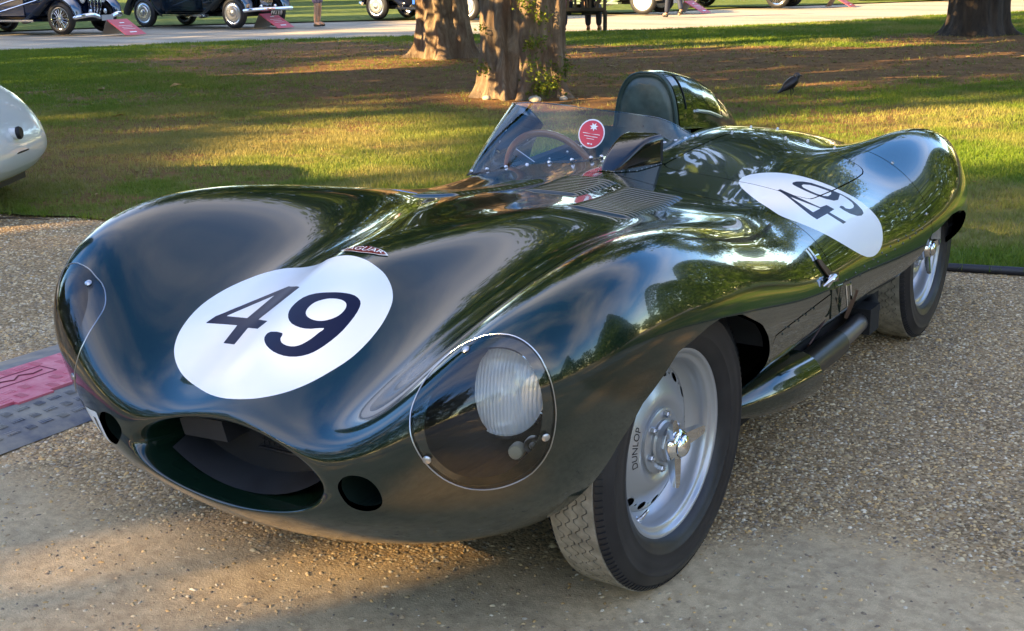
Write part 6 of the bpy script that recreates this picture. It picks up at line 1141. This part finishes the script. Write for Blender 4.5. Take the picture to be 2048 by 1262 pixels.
m_navy = mat('navy_paint', (.006, .018, .05), .14, coat=1); m_slate = mat('slate_blue_paint', (.035, .05, .09), .2, coat=1); m_bottle = mat('dark_teal_paint', (.003, .010, .016), .12, coat=1); m_bright = mat('bright_blue_paint', (.02, .12, .55), .2, coat=.8); m_pale = mat('pale_green_paint', (.50, .62, .45), .22, coat=.8); m_nearblack = mat('black_coach_paint', (.004, .004, .006), .12, coat=1)
show_car('vintage_saloon', 'slate and navy blue coupe with wire wheels and swept chrome lines at the far left', (-24.45, 17.60, 0), .18, m_navy, m_slate, 'wire', r=.37, wb=3.0, bumper='split', chrome_lines=True)
show_car('vintage_saloon', 'black green saloon with chrome disc wheels and plate FYU 319', (-22.28, 21.30, 0), .03, m_bottle, m_bottle, 'disc', m_steel, r=.37, wb=3.05, plate='FYU 319')
show_car('vintage_saloon', 'bright blue and black saloon with ringed hubcaps partly hidden behind the yew trunks', (-18.85, 26.55, 0), math.pi+.02, m_nearblack, m_bright, 'disc', m_steel, r=.37, wb=3.0)
show_car('vintage_saloon', 'pale green tourer with a big white wheel disc behind the bench', (-15.95, 31.10, 0), .08, m_pale, m_pale, 'disc', m_whitewheel, r=.40, wb=2.9)
show_car('vintage_saloon', 'pale green open car with spoked wheels beyond the leaning boards', (-13.9, 36.4, 0), .06, m_pale, m_pale, 'wire', r=.38, wb=2.9)
show_car('vintage_saloon', 'pale car with white wheels furthest right, cut off by the top of the photo', (-10.6, 44.0, 0), .06, mat('ivory_paint', (.55, .56, .46), .25, coat=.7), mat('ivory_paint'), 'disc', m_whitewheel, r=.37, wb=2.9)

# ---- folded display boards
m_board = noisy(mat('red_board', (.60, .055, .085), .45), (.56, .05, .075), (.66, .075, .11), 3); m_boardback = mat('board_back', (.36, .34, .31), .6)
def display_board(label, loc, rz, w=.60, hgt=.34, spread=.62):
    t = root('display_board', label, 'display board', loc, rz, 'red display boards in front of the show cars')
    fr_ = MB().loft([[(.02, -w/2, hgt), (.02, w/2, hgt), (spread, w/2, .0), (spread, -w/2, .0)], [(.0, -w/2, hgt-.012), (.0, w/2, hgt-.012), (spread-.02, w/2, .0), (spread-.02, -w/2, .0)]], True, True).build('front_panel', m_board, t, smooth=False)
    MB().loft([[(.02, -w/2, hgt), (.02, w/2, hgt), (-.20, w/2, .0), (-.20, -w/2, .0)], [(.0, -w/2, hgt-.012), (.0, w/2, hgt-.012), (-.19, w/2, .0), (-.19, -w/2, .0)]], True, True).build('back_panel', m_boardback, t, smooth=False)
    pr = MB(); dx, dz = spread-.02, -hgt; at_ = lambda u, v: (.02+dx*u+.003, v, hgt+dz*u+.006)
    for u, v0, v1, th in ((.22, -.07, .07, .05), (.42, -.20, .20, .018), (.52, -.16, .16, .018), (.62, -.18, .18, .018), (.80, -.10, .10, .06)): pr.add([at_(u, v0), at_(u, v1), at_(u+th, v1), at_(u+th, v0)], [(0, 1, 2, 3)])
    pr.build('print', m_white, fr_, smooth=False); return t
display_board('red folded board in front of the slate and navy blue coupe', (-21.62, 17.70, 0), .02)
display_board('red folded board below the FYU 319 number plate', (-20.35, 21.35, 0), .02)
display_board('pale red leaning board right of the walking legs', (-13.72, 31.95, 0), .0)
display_board('pale red folded board furthest right on the far gravel', (-11.15, 37.45, 0), .0)

# ================================================================== people
def skin_mesh(name, pts, edges, rad, m, parent, levels=2):
    me = bpy.data.meshes.new(name); me.from_pydata(pts, edges, []); o = bpy.data.objects.new(name, me); COL.objects.link(o); o.parent = parent
    o.modifiers.new('skin', 'SKIN').use_smooth_shade = True
    for i, r in enumerate(rad):
        sv = me.skin_vertices[0].data[i]; sv.radius = (r, r) if np.isscalar(r) else r; sv.use_root = (i == 0)
    s = o.modifiers.new('sub', 'SUBSURF'); s.levels = levels; s.render_levels = levels; me.materials.append(m); return o
m_skin = mat('skin', (.48, .27, .18), .5); m_hair = mat('hair', (.05, .03, .02), .6)
def body_of(t, J, m_shirt, m_trouser, m_shoe, bare_legs=False, scale=1.0):
    """J: joint dictionary (x forward, y left, z up)"""
    names = ['pelvis', 'waist', 'chest', 'neck', 'head', 'crown', 'shL', 'elL', 'wrL', 'hdL', 'shR', 'elR', 'wrR', 'hdR', 'hipL', 'knL', 'anL', 'toL', 'hipR', 'knR', 'anR', 'toR']
    rad = [.12, .11, .13, .055, .085, .07, .055, .042, .032, .035, .055, .042, .032, .035, .085, .058, .042, .04, .085, .058, .042, .04]
    E = [(0, 1), (1, 2), (2, 3), (3, 4), (4, 5), (2, 6), (6, 7), (7, 8), (8, 9), (2, 10), (10, 11), (11, 12), (12, 13), (0, 14), (14, 15), (15, 16), (16, 17), (0, 18), (18, 19), (19, 20), (20, 21)]
    b = skin_mesh('body', [J[n] for n in names], E, rad, m_skin, t)
    up = ['waist', 'chest', 'shL', 'elL', 'shR', 'elR', 'pelvis']; skin_mesh('shirt', [J[n] for n in up], [(0, 1), (1, 2), (2, 3), (1, 4), (4, 5), (0, 6)], [.135, .155, .072, .06, .072, .06, .14], m_shirt, t)
    def lerp(a, c, k): return tuple(np.array(J[a])*(1-k)+np.array(J[c])*k)
    if bare_legs: P_ = [J['pelvis'], J['hipL'], lerp('hipL', 'knL', .92), J['hipR'], lerp('hipR', 'knR', .92)]; R = [.145, .105, .105, .105, .105]; E2 = [(0, 1), (1, 2), (0, 3), (3, 4)]
    else: P_ = [J['pelvis'], J['hipL'], J['knL'], J['anL'], J['hipR'], J['knR'], J['anR']]; R = [.145, .105, .08, .068, .105, .08, .068]; E2 = [(0, 1), (1, 2), (2, 3), (0, 4), (4, 5), (5, 6)]
    skin_mesh('shorts' if bare_legs else 'trousers', P_, E2, R, m_trouser, t)
    for s in 'LR':
        a, c = np.array(J['an'+s]), np.array(J['to'+s]); d = c-a; d[2] = 0; d /= np.linalg.norm(d)+1e-9; z = min(a[2], c[2])
        skin_mesh('shoe', [tuple(a-d*.05+np.array([0, 0, -.055])), tuple(a+d*.05+np.array([0, 0, -.055])), tuple(a+d*.17+np.array([0, 0, -.065]))], [(0, 1), (1, 2)], [(.042, .045), (.045, .042), (.040, .030)], m_shoe, t)
    hd = np.array(J['head']); MB().ball(hd+np.array([-.018, 0, .045]), (.098, .088, .10), 18, 12).build('hair', m_hair, t)
    fc = MB(); 
    for sy in (-1, 1): fc.ball(hd+np.array([.080, sy*.032, .02]), .011, 8, 6)
    fc.build('eyes', m_blackmatt, t); MB().ball(hd+np.array([.094, 0, -.01]), (.018, .013, .022), 8, 6).build('nose', m_skin, t)
    return b
def J_stand(step=0.0, arm=.06):
    J = dict(pelvis=(0, 0, .95), waist=(0, 0, 1.08), chest=(0, 0, 1.30), neck=(0, 0, 1.48), head=(.02, 0, 1.60), crown=(.01, 0, 1.70))
    for s, y, k in (('L', 1, 1), ('R', -1, -1)):
        J['sh'+s] = (0, .19*y, 1.40); J['el'+s] = (-.03-.5*step*k*.3, .25*y, 1.13); J['wr'+s] = (.08-step*k*.4, .25*y, .90); J['hd'+s] = (.10-step*k*.45, .245*y, .82)
        J['hip'+s] = (0, .09*y, .90); J['kn'+s] = (.03+step*k*.5, .095*y, .50+.04*(k < 0)*(step > 0)); J['an'+s] = (-.02+step*k*.95 if not (step and k < 0) else -step*1.0, .10*y, .09+(.09 if step and k < 0 else 0)); a = J['an'+s]; J['to'+s] = (a[0]+.16, a[1]*1.15, .045 if not (step and k < 0) else .05)
    return J
p1 = root('person', 'person in patterned shorts with bare legs standing on the far gravel', 'person', (-19.35, 22.1, 0), .25)
body_of(p1, J_stand(), mat('pale_shirt', (.5, .5, .55), .7), noisy(mat('patterned_shorts', (.12, .10, .18), .8), (.05, .06, .14), (.30, .22, .30), 40), mat('dark_shoe', (.02, .018, .016), .5), True)
p2 = root('person', 'person in dark blue trousers walking left of the leaning board', 'person', (-12.80, 29.0, 0), 2.5)
body_of(p2, J_stand(.24), mat('navy_jacket', (.02, .03, .06), .7), mat('dark_blue_trousers', (.022, .03, .055), .75), mat('dark_shoe'), False)
def J_sit():
    J = dict(pelvis=(0, 0, .52), waist=(-.04, 0, .66), chest=(-.05, 0, .90), neck=(-.03, 0, 1.07), head=(0, 0, 1.19), crown=(-.01, 0, 1.29))
    for s, y in (('L', 1), ('R', -1)):
        J['sh'+s] = (-.05, .19*y, .99); J['el'+s] = (.02, .24*y, .72); J['wr'+s] = (.25, .17*y, .62); J['hd'+s] = (.33, .14*y, .60); J['hip'+s] = (.04, .10*y, .50); J['kn'+s] = (.46, .12*y, .52); J['an'+s] = (.52, .12*y, .09); J['to'+s] = (.68, .13*y, .045)
    return J
BEN = np.array([-11.62, 21.35, 0]); brz = math.atan2(FW[1], FW[0])-.12
p3 = root('person', 'person in red checked shirt seated on the dark bench', 'person', (-11.95, 21.55, 0), brz+.25); body_of(p3, J_sit(), noisy(mat('red_check_shirt', (.5, .1, .1), .8), (.55, .05, .06), (.65, .5, .5), 30), mat('dark_jeans', (.02, .028, .05), .8), mat('tan_shoe', (.16, .085, .04), .6))
p4 = root('person', 'seated person in dark clothes at the right end of the dark bench', 'person', (-11.40, 21.75, 0), brz-.1); body_of(p4, J_sit(), mat('black_coat', (.012, .012, .014), .8), mat('dark_jeans'), mat('tan_shoe'))
bn = root('park_bench', 'dark wooden bench seen from behind, right of the double stemmed yew', 'bench', BEN.tolist(), brz); m_bench = mat('bench_wood', (.012, .012, .011), .6)
for y in (-.70, .70):
    for x in (-.05, .42): MB().box((x, y, .22 if x > 0 else .44), (.065, .065, .44 if x > 0 else .90)).build('leg', m_bench, bn, smooth=False)
    MB().box((.19, y, .63), (.52, .07, .045)).build('armrest', m_bench, bn, smooth=False); MB().box((.18, y, .14), (.44, .04, .05)).build('side_rail', m_bench, bn, smooth=False)
for x in (.03, .14, .25, .36): MB().box((x, 0, .43), (.085, 1.38, .03)).build('seat_slat', m_bench, bn, smooth=False)
for y in np.linspace(-.55, .55, 8): MB().box((-.05, y, .66), (.025, .05, .36)).build('back_slat', m_bench, bn, smooth=False)
for z in (.48, .87): MB().box((-.05, 0, z), (.05, 1.34, .07)).build('back_rail', m_bench, bn, smooth=False)

# ================================================================== small things on the grass
cr = root('jackdaw', 'black jackdaw standing on the grass behind the car', 'bird', (-2.86, 10.63, .01), math.atan2(RW[1], RW[0])+.25); m_crow = mat('black_feathers', (.012, .012, .016), .4)
path = [(-.15, 0, .030), (-.11, 0, .058), (-.06, 0, .095), (-.012, 0, .125), (.028, 0, .158), (.048, 0, .186), (.056, 0, .205), (.06, 0, .218)]
bo = MB().tube(resample(path, 22), np.interp(np.linspace(0, 7, 22), range(8), [.008, .020, .047, .058, .052, .036, .036, .020]), 16).build('body', m_crow, cr)
MB().ball((.058, 0, .205), (.038, .033, .034), 14, 10).build('head', mat('grey_nape', (.035, .035, .042), .5), bo)
MB().tube([(.086, 0, .207), (.106, 0, .203), (.122, 0, .196)], [.012, .008, .002], 8).build('beak', m_blackmatt, bo)
for sy in (-1, 1):
    MB().loft([[(x, sy*(.012+w*math.cos(q)), z+h_*math.sin(q)) for q in np.linspace(0, 2*math.pi, 10, endpoint=False)] for x, w, z, h_ in ((.035, .040, .16, .02), (-.005, .050, .135, .034), (-.06, .042, .098, .028), (-.12, .022, .058, .012), (-.16, .008, .03, .004))], True, True).build('wing', m_crow, cr)
    MB().tube([(.0, sy*.025, .09), (.008, sy*.026, .04), (.0, sy*.026, .0)], [.010, .005, .004], 6).tube([(-.02, sy*.026, .003), (.045, sy*.03, .003)], .004, 6).build('leg', m_blackmatt, cr)
m_leaf = noisy(mat('dead_leaf', (.42, .23, .08), .7), (.34, .17, .06), (.52, .32, .13), 30)
for q, (x, y, s, lab) in enumerate(((-10.41, 7.72, .085, 'curled tan leaf on the shaded lawn, nearer the coupe than its neighbour'), (-9.92, 8.46, .10, 'largest tan leaf on the shaded lawn left of the yews'), (-11.9, 6.8, .06, 'brown leaf on the green lawn nearest the left edge'), (-7.95, 5.85, .07, 'pale leaf on the green lawn above the cream white car'))):
    V = []; 
    for a in range(5):
        for b in range(5): u, w = a/4-.5, b/4-.5; V.append((u*s*1.5, w*s*(1-abs(u)*1.5), .02+s*(.5*w*w+.9*u*u*u+.12*math.sin(5*u+q))))
    o = mesh_obj('fallen_leaf', V, [(a*5+b, a*5+b+1, (a+1)*5+b+1, (a+1)*5+b) for a in range(4) for b in range(4)], m_leaf); o.location = (x, y, .02); o.rotation_euler = (.2, .1, q*1.3); props(o, lab, 'leaf', 'fallen leaves on the lawn')
tw = MB().tube(resample([(-4.62, 2.02, .012), (-4.5, 2.07, .016), (-4.40, 2.09, .02), (-4.28, 2.15, .014)], 12), np.linspace(.006, .003, 12), 6).build('twig', m_barkd); props(tw, 'dark thin twig on the gravel below the cream white car', 'twig')
ed_ = MB(); xs = np.linspace(.12, 5.5, 30)
ed_.tube([(x, near_edge(x)-.015, .018) for x in xs], .020, 12); ed_.loft([[(x, near_edge(x)+.02, .0), (x, near_edge(x)+.045, .0), (x, near_edge(x)+.045, .035), (x, near_edge(x)+.02, .035)] for x in xs[6:]], True, True, mi=1)
eo = ed_.build('edging_strip', [mat('black_edging', (.02, .022, .03), .45), mat('edging_timber', (.20, .13, .08), .8)]); props(eo, 'black edging pipe with timber behind it along the lawn edge at the right', 'edging')
